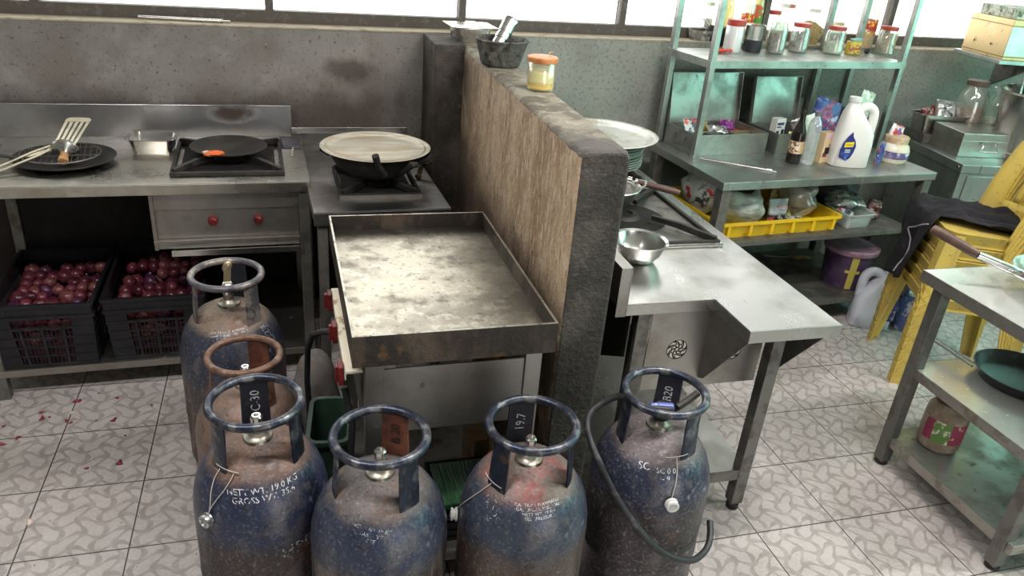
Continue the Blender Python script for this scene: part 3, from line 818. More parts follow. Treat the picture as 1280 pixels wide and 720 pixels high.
for x, y in ((.055,.05),(GW-.045,.05),(.055,GD-.05),(GW-.045,GD-.05)):
    square_leg(x, y, 0, GZ-.083, .045).build('leg', steel_panel, gs, smooth=False, bevel=.002)
MB().box(.078, GW-.068, .034, .038, .545, .735).build('front_panel', steel_panel, gs, smooth=False)
m = MB()
for i in range(5): m.boxc((.13+.07*i, .06, .755), (.05,.06,.006), (.1*(i-2),.2*(i%2),0))
m.box(.04, GW-.03, .05, .06, .742, .767)
m.build('burner_pipes', iron, gs, smooth=False)
MB().box(.078, GW-.068, GD-.04, GD-.036, .545, .767).build('back_panel', steel_leg, gs, smooth=False)
MB().box(.028,.034,.075,GD-.075,.56,.74).build('side_panel', steel_leg, gs, smooth=False)
MB().box(GW-.03,GW-.024,.075,GD-.075,.56,.767).build('side_panel', steel_leg, gs, smooth=False)
rail = mat('pale_enamel_rail', (.72,.66,.52), .45, .2, [dict(col=(.35,.22,.12), scale=24, lo=.55, hi=.68)])
MB().box(-.013,.030,.045,.50,.722,.731).box(-.015,-.011,.045,.50,.705,.731).build('gas_rail', rail, gs, smooth=False, bevel=.002)
for y in (.07,.275,.46):
    k = MB(); Mx = Matrix.Translation((-.016,y,.700)) @ Matrix.Rotation(-PI/2, 4, 'Y')
    k.boxc((-.022,y,.712),(.013,.036,.052)); k.boxc((-.032,y,.712),(.010,.014,.044))
    k.build('knob', red_knob, gs, bevel=.002)
m = MB().box(.04, GW-.03, .03, GD-.04, .10, .104); m.box(.04, GW-.03, .028, .032, .075, .104)
m.build('lower_shelf', steel_leg, gs, smooth=False)
MB().tube([(-.03,.30,.70),(-.05,.31,.695),(-.075,.36,.66),(-.09,.42,.58),(-.095,.45,.45),(-.09,.44,.25),(-.06,.40,.03)], .009, 10).build('gas_hose', rubber, gs)
MB().tube([(-.012,.10,.65),(.004,.075,.55),(-.005,.07,.40),(.002,.06,.2),(.01,.05,.02)], .009, 10).build('gas_hose', rubber, gs)

# goods on the stove's lower shelf
green_pl = mat('green_crate_plastic', (.012,.055,.022), .45, 0, [dict(col=(.03,.11,.045), scale=90, stretch=(1,.12,1), lo=.42, hi=.6)])
def local(o, x, y, z): return (o.matrix_basis @ Vector((x, y, z)))
gsz = .1045
m = MB().box(-.10,.10,-.12,.12,0,.012).box(-.10,-.09,-.12,.12,.012,.10).box(.09,.10,-.12,.12,.012,.10).box(-.09,.09,.11,.12,.012,.10)
for k in range(3): m.box(-.09,.09,-.12,-.112,.018+.03*k,.034+.03*k)
pc = local(gs, .34, .19, gsz)
o = tag(m.build('crate', crate_black, None, smooth=False, loc=pc), 'black plastic crate with a green bundle on top, on the shelf below the griddle', 'crate')
m = MB()
rn = random.Random(5)
for i in range(38):
    x = -.088+.0047*i; a = [(x+rn.uniform(-.002,.002), -.098, .117), (x+rn.uniform(-.004,.004), -.02, .1185), (x+rn.uniform(-.003,.003), .083, .118)]
    m.tube(a, .0035, 5)
m.box(-.088,.088,-.10,.085,.1015,.118)
tag(m.build('green_bundle', green_pl, None, loc=pc), 'dark green ribbed bundle lying on the crate below the griddle', 'bundle')
cardb = mat('brown_cardboard', (.26,.17,.09), .8, 0, [dict(col=(.17,.10,.05), scale=12, lo=.45, hi=.65)])
pc = local(gs, .43, .37, gsz)
m = MB().boxc((0,0,.075),(.075,.09,.15),(0,0,.2)); tag(m.build('cardboard_box', cardb, None, smooth=False, bevel=.003, loc=pc), 'small brown cardboard box on the shelf below the griddle', 'box')
pc = local(gs, .455, .20, gsz)
tag(MB().boxc((0,0,.11),(.03,.10,.22),(0,.0,-.1)).build('wooden_block', wood, None, smooth=False, bevel=.003, loc=pc), 'upright worn wooden block on the shelf below the griddle', 'block')
potato = mat('potato_skin', (.33,.235,.14), .7, 0, [dict(col=(.2,.13,.08), scale=40, lo=.5, hi=.65)])
pr0 = None
rn = random.Random(2)
for i, (x, y, z) in enumerate([(.13,.10,0),(.19,.09,0),(.14,.17,0),(.20,.16,0),(.16,.125,.052),(.215,.125,.045),(.10,.14,.05),(.13,.24,0),(.19,.23,0),(.165,.19,.052),(.22,.06,.0),(.10,.07,.0)]):
    if pr0 is None:
        m = MB().ball((0,0,0),(.036,.028,.027),14,9); m.move(lambda c: c*(1+.12*noise.noise(c*35)))
        o = pr0 = m.build('potato', potato, None)
    else: o = pr0.copy(); COL.objects.link(o)
    o.location = local(gs, x, y, gsz+.027+z); o.rotation_euler = (rn.uniform(-.3,.3), rn.uniform(-.3,.3), rn.uniform(0,6))
    tag(o, 'brown potato heaped on the shelf below the griddle', 'potato', 'potatoes on the shelf below the griddle')

# dark green bin beside the stove
binm = mat('dark_green_bin', (.02,.045,.03), .45, 0, [dict(col=(.07,.12,.085), scale=20, lo=.55, hi=.7, amt=.6)])
def tub_open(w0, d0, w1, d1, h, r=.03, t=.004, lipw=.012, liph=.014):
    m = MB()
    def rr(w, d, r, z, n=5):
        pts = []
        for cx, cy, a in ((w/2-r, d/2-r, 0),(-w/2+r, d/2-r, 90),(-w/2+r,-d/2+r,180),(w/2-r,-d/2+r,270)):
            for i in range(n+1):
                q = R(a + 90*i/n); pts.append(m.bm.verts.new((cx+r*math.cos(q), cy+r*math.sin(q), z)))
        return pts
    rings = [rr(w0,d0,r,0), rr(w1-.0,d1-.0,r,h-liph), rr(w1+lipw*2,d1+lipw*2,r+lipw,h-liph), rr(w1+lipw*2,d1+lipw*2,r+lipw,h), rr(w1-t*2,d1-t*2,r,h), rr(w0-t*2,d0-t*2,r,t)]
    n = len(rings[0])
    for A, B in zip(rings, rings[1:]):
        for i in range(n): m._f([A[i], A[(i+1)%n], B[(i+1)%n], B[i]])
    m._f(rings[0][::-1]); m._f(rings[-1])
    return m
bp = at(432, 500, .44)
tag(tub_open(.085,.17,.105,.205,.44,r=.022,lipw=.008).build('bin', binm, None, ang=40, loc=(.073, 1.81, 0), rot=(0,0,R(-6))), 'dark green plastic bin standing between the gas cylinders and the griddle stove', 'bin')
sack = mat('grey_sack_cloth', (.13,.115,.11), .85, 0, [dict(col=(.22,.2,.19), scale=9, lo=.45, hi=.65)], bump=.3)
m = MB().grid(lambda u, v: (.08*math.sin(PI*v)**.6*math.cos(2*PI*u), .09*math.sin(PI*v)**.6*math.sin(2*PI*u), .22*(1-math.cos(PI*v))), 26, 16, closeu=True)
m.move(lambda c: Vector((c.x*(1+.25*noise.noise(c*11)), c.y*(1+.25*noise.noise(c*11+Vector((3,0,0)))), c.z*(1+.08*noise.noise(c*9)))))
m.move(lambda c: Vector((c.x, c.y, max(c.z, 0))))
tag(m.build('sack', sack, None, loc=(.045, 2.15, 0), ang=80), 'grey stuffed sack on the floor behind the gas cylinders', 'sack')

# ================================================================== gas cylinders
PROF = [(.126,0),(.13,.004),(.13,.052),(.118,.056),(.140,.066),(.153,.085),(.16,.115),(.16,.27),(.1615,.275),(.1615,.285),(.16,.29),(.16,.465),(.158,.495),(.152,.525),(.140,.556),(.122,.584),(.098,.607),(.070,.623),(.040,.632),(.0,.634)]
PROF = [(r*.9625, z) for r, z in PROF]
def surf_pts():
    # upper part of the outline by arc length, from z=.29 upward
    P = PROF[10:]; out = [(0, P[0][0], P[0][1])]
    for (r0,z0),(r1,z1) in zip(P, P[1:]): out.append((out[-1][0]+math.hypot(r1-r0,z1-z0), r1, z1))
    return out
SP = surf_pts()
def on_surf(s, off=.0):
    for (s0,r0,z0),(s1,r1,z1) in zip(SP, SP[1:]):
        if s <= s1:
            t = (s-s0)/(s1-s0); r = r0+(r1-r0)*t; z = z0+(z1-z0)*t
            L = math.hypot(r1-r0, z1-z0); nr, nz = (z1-z0)/L, -(r1-r0)/L
            return r+nr*off, z+nz*off
    return 0, SP[-1][2]
def s_of_z(z):
    for (s0,r0,z0),(s1,r1,z1) in zip(SP, SP[1:]):
        if z <= z1: return s0+(s1-s0)*(z-z0)/(z1-z0)
    return SP[-1][0]
def skin(phi, z, off=.003):
    """point on the cylinder skin; phi clockwise seen from above, 180 faces the camera"""
    r, zz = on_surf(s_of_z(z), off); a = R(phi)
    return Vector((r*math.sin(a), r*math.cos(a), zz))
def cyl_mat(name, low, drip, shoulder, crown, zs=.46, dripamt=.7, specks=(.34,.35,.38), crown2=None, zc=(.575,.60), shamt=.95, rough=.38, spk=.6):
    lay = [dict(col=drip, scale=26, stretch=(1,1,.14), lo=.46, hi=.60, amt=dripamt),
           dict(col=(.16,.075,.035), rough=.7, scale=6, lo=.56, hi=.72, amt=.5),
           dict(col=(.022,.018,.016), rough=.6, scale=9, stretch=(1,1,.35), lo=.54, hi=.66, amt=.65),
           dict(col=(.10,.055,.035), scale=4, lo=.2, hi=.4, z=(.10,.04), wob=.1, amt=.8),
           dict(col=shoulder, rough=.33, scale=5, lo=.22, hi=.42, z=(zs-.03, zs+.02), wob=.09, amt=shamt),
           dict(col=tuple(c*.45 for c in shoulder), scale=14, lo=.5, hi=.64, z=(zs-.03, zs+.02), wob=.1, amt=.6),
           dict(col=(.17,.16,.15), rough=.5, scale=11, lo=.55, hi=.68, z=(zs, zs+.06), amt=.55),
           dict(col=crown, rough=.55, scale=5, lo=.15, hi=.35, z=zc, wob=.03, amt=.9)]
    if crown2: lay.append(dict(col=crown2, scale=9, detail=8, lo=.49, hi=.62, z=zc, wob=.03, amt=.85))
    lay += [dict(col=specks, scale=130, detail=10, lo=.50, hi=.78, amt=spk*.7), dict(col=specks, scale=30, detail=10, lo=.58, hi=.72, amt=spk*.7), dict(col=(.13,.12,.125), scale=17, detail=8, lo=.52, hi=.66, amt=.55), dict(col=(.03,.024,.02), scale=90, lo=.58, hi=.66, amt=.5)]
    return mat(name, low, rough, .25, lay, bump=.22, bscale=80)
white_paint = worn_paint('worn_white_lettering', (.62,.63,.66), .56)
white_dim = worn_paint('worn_pale_lettering', (.40,.42,.46), .50)
def gas_cylinder(px, py, label, body_m, ring_m, plate_m, phi0, plate_text=None, text_m=None, decals=(), cap=None, valve='plug', ringz=.73, handle='front', stay_phi=(0,120,240), plate_w=.064, sc=1.0, shift=(0,0)):
    c = at(px, py, ringz*sc) + Vector((*shift, 0))
    los = math.atan2(c.x, c.y)
    o = thing('gas_cylinder', label, 'gas cylinder', (c.x, c.y, 0), -los, None)
    o.scale = (sc, sc, sc)
    MB().lathe([(.10,.03)]+PROF if False else [(0,.05),(.10,.05)]+PROF, 56).build('body', body_m, o, ang=50)
    MB().torus((0,0,ringz), .099, .0102, 56, 12).build('top_ring', ring_m, o)
    for k, dphi in enumerate(stay_phi):
        ph = phi0 + dphi; w = plate_w if k == 0 else .052
        a = R(90-ph); half = w/2/.097
        m = MB()
        n = 6
        ra = []
        for i in range(n+1):
            t = a - half + 2*half*i/n
            row = []
            for z, r in ((.600-.010*abs(i/n-.5), .104),(.64,.1015),(.68,.0985),(ringz,.0975)):
                row.append((Vector((r*math.cos(t), r*math.sin(t), z)), Vector(((r-.004)*math.cos(t), (r-.004)*math.sin(t), z))))
            ra.append(row)
        vo = [[m.bm.verts.new(p[0]) for p in row] for row in ra]; vi = [[m.bm.verts.new(p[1]) for p in row] for row in ra]
        for i in range(n):
            for j in range(3):
                m._f([vo[i][j], vo[i+1][j], vo[i+1][j+1], vo[i][j+1]]); m._f([vi[i][j], vi[i][j+1], vi[i+1][j+1], vi[i+1][j]])
            m._f([vo[i][0], vi[i][0], vi[i+1][0], vo[i+1][0]]); m._f([vo[i][3], vo[i+1][3], vi[i+1][3], vi[i][3]])
        for i in (0, n):
            for j in range(3): m._f([vo[i][j], vo[i][j+1], vi[i][j+1], vi[i][j]])
        st = m.build('stay_plate', plate_m if k == 0 else ring_m, o, ang=50)
        if k == 0 and plate_text:
            def fn(x, y, a=a):
                # letters run up the plate, facing the cylinder's middle
                z = .668 + x; t = a + y/.094
                r = .0925 + (.0 if z > .68 else (.68-z)*.09)
                return (r*math.cos(t), r*math.sin(t), z)
            if handle == 'turn':
                def fn(x, y, a=a):
                    z = .668 - x; t = a - y/.094
                    return (.0925*math.cos(t), .0925*math.sin(t), z)
            tx = text_mesh(plate_text, .031, 'plate_number', text_m, st, fn)
            # centre the letters across the plate
            vs = tx.data.vertices; angs = [math.atan2(v.co.y, v.co.x) for v in vs]; mid = (max(angs)+min(angs))/2 - a
            rot = Matrix.Rotation(-mid, 4, 'Z'); tx.data.transform(rot)
    # valve
    brass = mat('dull_valve_metal', (.30,.28,.24), .4, .9, [dict(col=(.10,.08,.06), scale=40, lo=.45, hi=.65)])
    v = MB().lathe([(0,.625),(.032,.625),(.034,.632),(.031,.638),(.022,.641),(.019,.645),(.015,.65),(.015,.668),(.0,.668)], 28)
    vb = v.build('valve', brass, o)
    if valve == 'plug':
        MB().lathe([(0,.668),(.0125,.668),(.0135,.673),(.0135,.690),(.010,.694),(.006,.694),(.006,.686),(0,.686)], 20).build('valve_nozzle', steel_bright if sc > .9 else brass, vb)
    elif valve == 'key':
        MB().lathe([(0,.668),(.015,.668),(.016,.70),(.012,.704),(0,.704)], 20).build('valve_nozzle', steel_bright, vb)
        mm = MB().boxc((0,0,.735),(.020,.010,.055)).ball((0,0,.755),(.014,.007,.018),14,9)
        mm.move(lambda q: Vector((q.x + max(0, q.z-.74)*.25, q.y, q.z))).build('valve_key', mat('brass_key', (.50,.42,.26), .35, .9), vb, ang=60)
    elif valve == 'regulator':
        MB().lathe([(0,.655),(.02,.655),(.024,.672),(.022,.690),(.010,.698),(0,.698)], 24).build('regulator_body', iron, vb)
    # lettering on the shoulder
    for (txt, size, phi, zc, rot, mt, line) in decals:
        sc_ = s_of_z(zc)
        def fn(x, y, phi=phi, sc_=sc_, rot=rot):
            ca, sa = math.cos(R(rot)), math.sin(R(rot))
            X, Y = x*ca - y*sa, x*sa + y*ca
            r, z = on_surf(sc_ + Y, .0007)
            rc = max(r, .11)
            a = R(270) + R(180-phi) + X/rc
            return (r*math.cos(a), r*math.sin(a), z)
        text_mesh(txt, size, 'stencil_lettering', mt, o, fn, line=line, cut=1)
    if cap:
        phi, zc, stayphi, twin = cap[:4]
        r, z = skin(phi, zc, 0).xy.length, zc
        d = Vector((math.sin(R(phi)), math.cos(R(phi)), 0))
        cm = MB(); Mx = Matrix.Translation(d*(r+.001)+Vector((0,0,zc))) @ d.to_track_quat('Z','Y').to_matrix().to_4x4()
        cm.lathe([(0,0),(.012,0),(.0165,.002),(.0165,.006),(.013,.0075),(.013,.012),(.0155,.013),(.0155,.017),(.011,.0185),(.010,.014),(.006,.013),(.005,.016),(0,.0165)], 28, Mx)
        cp = cm.build('safety_cap', cap[4], o)
        strg = mat('grey_string', (.45,.42,.38), .8)
        for sgn in ((-1, 1) if twin else (0,)):
            zs = [zc+.014+(.605-zc-.014)*k/9 for k in range(10)]
            n = len(zs); path = []
            for i, zz in enumerate(zs):
                t = i/(n-1); pp = phi + (stayphi-phi)*t + sgn*(9*math.sin(PI*min(t*1.0,1)*.5)**2*1.2)
                path.append(skin(pp, zz, .0045))
            MB().tube(path, .0011, 6).build('cap_string', strg, cp)
        ring = MB().tube([Vector((.1035*math.cos(R(90-stayphi)+k*.1), .1035*math.sin(R(90-stayphi)+k*.1), .612)) for k in (-3,-2,-1,0,1,2,3)], .0011, 6).build('cap_string', strg, cp)
    return o
ring_blue = mat('ring_blue_worn', (.030,.038,.062), .34, .6, [
    dict(col=(.24,.24,.25), scale=22, lo=.50, hi=.66, amt=.7), dict(col=(.02,.02,.026), scale=35, lo=.48, hi=.62, amt=.7), dict(col=(.13,.08,.05), scale=22, lo=.62, hi=.70, amt=.7)], bump=.15)
ring_rust = mat('ring_rust_worn', (.17,.095,.065), .5, .4, [dict(col=(.36,.27,.22), scale=18, lo=.52, hi=.66, amt=.75), dict(col=(.07,.035,.025), scale=35, lo=.48, hi=.62, amt=.7)], bump=.2)
ring_pale = mat('ring_pale_worn', (.12,.115,.13), .4, .5, [dict(col=(.42,.37,.32), scale=14, lo=.46, hi=.6, amt=.8), dict(col=(.03,.03,.04), scale=35, lo=.52, hi=.64, amt=.7)], bump=.2)
plate_dark = mat('stay_dark', (.018,.02,.032), .45, .2, [dict(col=(.06,.06,.07), scale=30, lo=.55, hi=.7)])
plate_rust = mat('stay_rust', (.11,.035,.022), .65, .2, [dict(col=(.05,.02,.015), scale=25, lo=.5, hi=.62), dict(col=(.18,.07,.04), scale=14, lo=.5, hi=.7)])
cap_grey = mat('cap_metal', (.55,.55,.55), .35, .8, [dict(col=(.25,.25,.26), scale=60, lo=.45, hi=.6)])
cap_white = mat('cap_white_plastic', (.68,.68,.66), .45)
letter_chalk = worn_paint('chalk_number', (.55,.56,.60), .60, 160)
letter_black = mat('black_number', (.01,.008,.008), .7)
BR = (.055,.038,.032)
mA = cyl_mat('cylinder_paint_navy', (.050,.036,.036), (.030,.026,.030), (.026,.035,.075), (.17,.10,.07), .44, .6, crown2=(.10,.065,.055))
mB = cyl_mat('cylinder_paint_streaked', (.045,.034,.032), (.17,.14,.125), (.036,.046,.085), (.12,.105,.10), .475, .75, crown2=(.16,.11,.09))
mC = cyl_mat('cylinder_paint_brown_blue', (.095,.068,.055), (.045,.032,.028), (.045,.06,.095), (.18,.135,.11), .475, .7, crown2=(.27,.085,.08))
mD = cyl_mat('cylinder_paint_purple_grey', (.055,.046,.048), (.03,.026,.028), (.033,.04,.075), (.15,.12,.12), .49, .6, specks=(.42,.42,.46), spk=.75, crown2=(.11,.085,.09))
mE = cyl_mat('cylinder_paint_rust_navy', (.13,.085,.062), (.045,.045,.06), (.032,.04,.07), (.22,.165,.12), .43, .8, crown2=(.16,.09,.06))
mF = cyl_mat('cylinder_paint_rust', (.17,.10,.07), (.09,.05,.038), (.20,.13,.10), (.23,.15,.115), .46, .6)
mA2 = None
gas_cylinder(283, 343, 'tall gas cylinder standing behind the others, beside the onion crate, valve key raised', mE, ring_pale, plate_dark, 18, None, None,
    decals=[('CAUTION: FLAMMABLE\nSUPPLY AND USE ONLY\nNETT WT 19 KG\nTO TEST DATE', .0102, 184, .592, 6, white_paint, .95), ('GROSS\nNETT', .022, 128, .56, 90, white_dim, .9)], valve='key')
gas_cylinder(305, 444, 'rusty brown gas cylinder half hidden between two blue ones', mF, ring_rust, plate_rust, 27, None, None, sc=.911)
gas_cylinder(321, 503, 'dark blue gas cylinder nearest the left, number C-30 on its back plate', mA, ring_blue, plate_dark, 0, 'C-30', letter_chalk,
    decals=[('NETT WT. 19.0 KG\nGROSS WT. 35.6', .0195, 179, .572, 3, white_paint, .95), ('HPEL', .045, 150, .40, 4, white_dim, 1)], cap=(229, .505, 224, True, cap_grey), shift=(-.004,.004))
gas_cylinder(472, 543, 'streaked gas cylinder with rust-red back plate numbered B 20, in the front row', mB, ring_blue, plate_rust, 21, 'B 20', letter_black,
    decals=[('NETT WT 19 KG\nTARE WT\nTEST', .012, 188, .575, -10, white_dim, .95)], shift=(.005,-.006))
gas_cylinder(666, 530, 'blue and brown gas cylinder with number 19.7 and a red patch on top', mC, ring_blue, plate_dark, -19, '19.7', letter_chalk,
    decals=[('CAUTION: FLAMMABLE\nGAS UNDER PRESSURE\nNETT WT. 19 KG\nTEST PRESSURE', .0102, 163, .590, 3, white_paint, .95), ('GROSS\nWT 35', .02, 213, .57, -55, white_dim, .9)], cap=(260, .465, 228, False, cap_white))
cylD = gas_cylinder(832, 490, 'grey-purple gas cylinder right of the partition with the black hose around it', mD, ring_blue, plate_dark, 4, 'B20', letter_chalk,
    decals=[('SC', .026, 187, .578, 8, white_paint, 1), ('SC 0 0\n- 9', .018, 161, .577, 0, white_paint, 1)], cap=(155, .512, 146, False, cap_white), valve='regulator')
# gas hose: out of the ring at the left, down around the cylinder to its right foot
cD = cylD.location.copy(); aD = cylD.rotation_euler.z
def Dp(phi, r, z):
    a = R(phi); x, y = r*math.sin(a), r*math.cos(a)
    return Vector((cD.x + x*math.cos(aD) - y*math.sin(aD), cD.y + x*math.sin(aD) + y*math.cos(aD), z))
hp = [(110,.020,.700),(150,.035,.702),(210,.05,.705),(262,.085,.698),(270,.12,.682),(266,.160,.650),(259,.176,.637),(250,.181,.62),(236,.182,.605),(222,.182,.58),(208,.182,.54),(194,.182,.495),(180,.182,.45),(166,.182,.405),(152,.182,.37),(138,.182,.345),(124,.182,.325),(110,.184,.32),(100,.186,.325),(90,.184,.335),(80,.182,.345)]
raw = [Dp(*h) for h in hp]
def smooth_path(P, k=5):
    out = []
    n = len(P)
    for i in range(n-1):
        p0, p1, p2, p3 = P[max(i-1,0)], P[i], P[i+1], P[min(i+2,n-1)]
        for j in range(k):
            t = j/k
            out.append(.5*((2*p1)+(p2-p0)*t+(2*p0-5*p1+4*p2-p3)*t*t+(3*p1-p0-3*p2+p3)*t**3))
    out.append(P[-1]); return out
hose_m = mat('hose_rubber', (.022,.021,.024), .45, 0, [dict(col=(.10,.095,.095), scale=30, lo=.55, hi=.7, amt=.6)])
hs = tag(MB().tube(smooth_path(raw), .0088, 12).build('gas_hose', hose_m, None), 'black rubber hose curling round the cylinder right of the partition', 'hose')
a_, b_ = Dp(215,.05,.705), Dp(130,.03,.701)
tag(MB().cyl(a_, a_.lerp(b_,.35), .0105, 12).cyl(a_.lerp(b_,.3), b_, .0125, 12).build('hose_coupling', mat('blue_coupling', (.10,.12,.38), .35, .3, [dict(col=(.5,.5,.6), scale=40, lo=.5, hi=.62)]), hs), None)
MB().tube([Dp(100,.035,.697), Dp(70,.06,.706), Dp(62,.088,.722)], .009, 8).build('regulator_lever', iron, hs)

# ================================================================== things on top of the partition
TP = SILL-.009
p = at(590, 55, TP)
tb = thing('lidded_food_tub', 'steel tub with a loose flat lid on top of the dark column under the window', 'tub', (p.x+.005, p.y+.075, TP), R(3))
food_tub('tub_body', .155, .13, .062, parent=tb)
m = MB().box(-.098,.098,-.083,.083,.0645,.067).box(-.07,.07,-.055,.055,.067,.071); m.build('tub_lid', mat('lid_steel', (.74,.73,.68), .25, 1), tb, smooth=False, bevel=.003)
MB().tube([(-.025,0,.071),(-.02,0,.079),(.02,0,.079),(.025,0,.071)], .003, 8).build('lid_handle', steel, tb)
stone = mat('grey_mortar_stone', (.085,.08,.07), .85, 0, [dict(col=(.17,.165,.145), scale=18, lo=.5, hi=.65), dict(col=(.035,.03,.028), scale=30, lo=.5, hi=.62)], bump=.8, bscale=60)
p = at(629, 84, TP)
mo = Vector((p.x+.002, p.y+.045, TP))
m = MB().lathe([(0,0),(.068,0),(.074,.010),(.084,.05),(.094,.082),(.099,.090),(.092,.094),(.080,.086),(.072,.045),(.055,.025),(0,.02)], 40)
m.move(lambda c: Vector((c.x*(1+.05*noise.noise(c*25)), c.y*(1+.05*noise.noise(c*25)), c.z)))
tag(m.build('stone_mortar', stone, None, loc=mo, ang=60), 'rough grey stone mortar on top of the partition wall', 'mortar')
a, b_ = mo+Vector((-.035,-.02,.045)), mo+Vector((.040,.045,.150))
m = MB(); z = (b_-a); L = z.length; Mx = z.to_track_quat('Z','Y').to_matrix().to_4x4()
m.lathe([(0,0),(.019,.001),(.023,.006),(.024,.05),(.0225,.052),(.0225,.056),(.025,.058),(.025,L*.55),(.023,L*.56),(.023,L*.60),(.026,L*.61),(.027,L*.85),(.031,L*.95),(.029,L),(0,L)], 28)
o = m.build('steel_pestle', steel_bright, None); o.matrix_world = Matrix.Translation(a) @ Mx
tag(o, 'thick steel pestle leaning in the stone mortar', 'pestle')
p = at(674, 112, TP)
yj = thing('spice_jar', 'clear jar of yellow paste with an orange lid, on the partition wall', 'jar', (p.x+.002, p.y+.0, TP))
MB().lathe([(0,.001),(.040,.001),(.043,.005),(.044,.02),(.044,.082),(.041,.088),(.041,.093),(.0395,.093),(.0395,.087),(.0425,.081),(.0425,.02),(.041,.006),(0,.004)], 36).build('jar_glass', thin('cloudy_jar', (.97,.96,.85), .2, .1, .12), yj)
MB().lathe([(0,.0045),(.0405,.0065),(.042,.012),(.042,.026),(0,.026)], 30).build('yellow_paste', mat('turmeric_paste', (1.0,.72,.01), .5, 0, [dict(col=(.9,.6,.01), scale=30, lo=.45, hi=.6)]), yj)
MB().lathe([(.0418,.027),(.0418,.060),(.0,.058)], 30).build('powder_film', mat('turmeric_film', (.95,.90,.55), .7, 0, [dict(col=(.55,.48,.2), scale=60, lo=.6, hi=.66)]), yj)
MB().lathe([(.041,.088),(.048,.088),(.049,.092),(.049,.101),(.046,.104),(0,.105)], 36).build('jar_lid', mat('orange_lid', (.52,.21,.07), .5, 0, [dict(col=(.36,.12,.04), scale=14, lo=.4, hi=.6), dict(col=(.6,.45,.2), scale=10, lo=.6, hi=.7)]), yj)
MB().tube([(.030,.03,.105),(.036,.028,.113),(.042,.024,.112)], .003, 6).build('lid_tab', cream, yj)
# ================================================================== right work table
TZ = .782
steel_sheen = mat('steel_table_bright', (.50,.49,.475), .28, 1, [
    dict(col=(.38,.36,.33), rough=.42, scale=5, lo=.4, hi=.68, amt=.8),
    dict(col=(.56,.55,.53), rough=.2, scale=9, stretch=(1,.4,1), lo=.5, hi=.7, amt=.5),
    dict(col=(.25,.22,.18), rough=.6, scale=34, lo=.66, hi=.74, amt=.5)], bump=.012, bscale=24)
tb = thing('work_table', 'steel work table with a stepped front corner and two round cut-out vents in its front', 'table', (0,0,0))
m = MB()
poly = [(.905,1.752),(1.187,1.752),(1.187,1.560),(1.485,1.560),(1.485,3.36),(.905,3.36)]
m.prism(poly, TZ-.004, TZ)
m.prism([(.905,1.752),(1.187,1.752),(1.187,1.756),(.905,1.756)], TZ-.038, TZ-.004)
m.prism([(1.187,1.752),(1.187,1.560),(1.191,1.560),(1.191,1.752)], TZ-.038, TZ-.004)
m.prism([(1.187,1.556),(1.485,1.556),(1.485,1.560),(1.187,1.560)], TZ-.038, TZ)
m.prism([(1.481,1.560),(1.485,1.560),(1.485,3.36),(1.481,3.36)], TZ-.038, TZ-.004)
m.build('tabletop', steel_sheen, tb, smooth=False, bevel=.0015)
# upstand along the partition, with a clipped front corner
m = MB(); Mx = Matrix(((0,0,1,0),(1,0,0,0),(0,1,0,0),(0,0,0,1)))
m.prism([(1.752,TZ-.038),(3.36,TZ-.038),(3.36,.895),(1.752,.895)], .902, .906, Mx)
m.box(.872,.906,1.752,3.36,.892,.896)
m.box(.872,.903,1.752,1.756,TZ-.04,.892)
m.build('upstand', steel_panel, tb, smooth=False)
# front panel with two round pierced vents
fan = mat('vent_dark', (.01,.01,.01), .8)
PX0, PX1, PY = 1.0, 1.40, 1.766
MB().box(PX0, PX1, PY, PY+.003, .470, TZ-.04).build('front_panel', steel_panel, tb, smooth=False)
vent_bright = mat('vent_cream', (.72,.69,.60), .5, .2)
for cx, cz in ((1.10,.610),(1.292,.592)):
    v = MB(); Mv = Matrix.Translation((cx, PY-.0006, cz)) @ Matrix.Rotation(PI/2, 4, 'X')
    v.lathe([(0,0),(.036,0),(.036,.0008),(0,.0008)], 32, Mv); vo = v.build('vent', vent_bright, tb)
    w = MB(); Mv2 = Matrix.Translation((cx, PY-.0018, cz)) @ Matrix.Rotation(PI/2, 4, 'X')
    w.torus((0,0,0), .0335, .0016, 32, 6, Mv2); w.torus((0,0,0), .019, .0013, 24, 6, Mv2); w.torus((0,0,0), .0068, .0018, 16, 6, Mv2)
    for k in range(7):
        a = 2*PI*k/7
        w.tube([Mv2 @ Vector((r*math.cos(a+b3), r*math.sin(a+b3), 0)) for r, b3 in ((.006,0),(.014,.25),(.024,.65),(.033,1.05))], .0022, 6)
        w.tube([Mv2 @ Vector((r*math.cos(a+b3), r*math.sin(a+b3), 0)) for r, b3 in ((.019,.9),(.027,1.0),(.033,1.3))], .0013, 6)
    w.build('vent_scroll', fan, vo)
for x, y in ((.975,1.787),(1.392,1.70),(.965,3.30),(1.44,3.30)):
    m = square_leg(x, y, .03, TZ-.004, .042); m.build('leg', steel_leg, tb, smooth=False, bevel=.002)
    MB().lathe([(0,0),(.018,0),(.021,.004),(.021,.020),(.016,.026),(.016,.034),(0,.034)], 16, Matrix.Translation((x,y,0))).build('foot', iron, tb)
MB().box(.95,1.41,1.685,3.31,.168,.172).build('lower_shelf', steel_sheen, tb, smooth=False)
MB().box(.986,1.371,1.682,1.687,.135,.174).build('shelf_edge', steel_leg, tb, smooth=False)
for x, nm_ in ((1.193,'gusset'),(1.437,'gusset'),(.925,'gusset')):
    m = MB(); y0 = 1.562 if x > 1 else 1.762
    if x > 1: tri = [(y0,TZ-.04),(PY-.002,TZ-.04),(PY-.002,.500),(PY-.03,.515)]
    else: tri = [(y0,TZ-.04),(2.2,TZ-.04),(2.2,.35),(y0,.60)]
    m.prism(tri, x, x+.003, Mx); m.build(nm_, steel_leg if x > 1.3 else steel_panel if x > 1 else iron, tb, smooth=False)
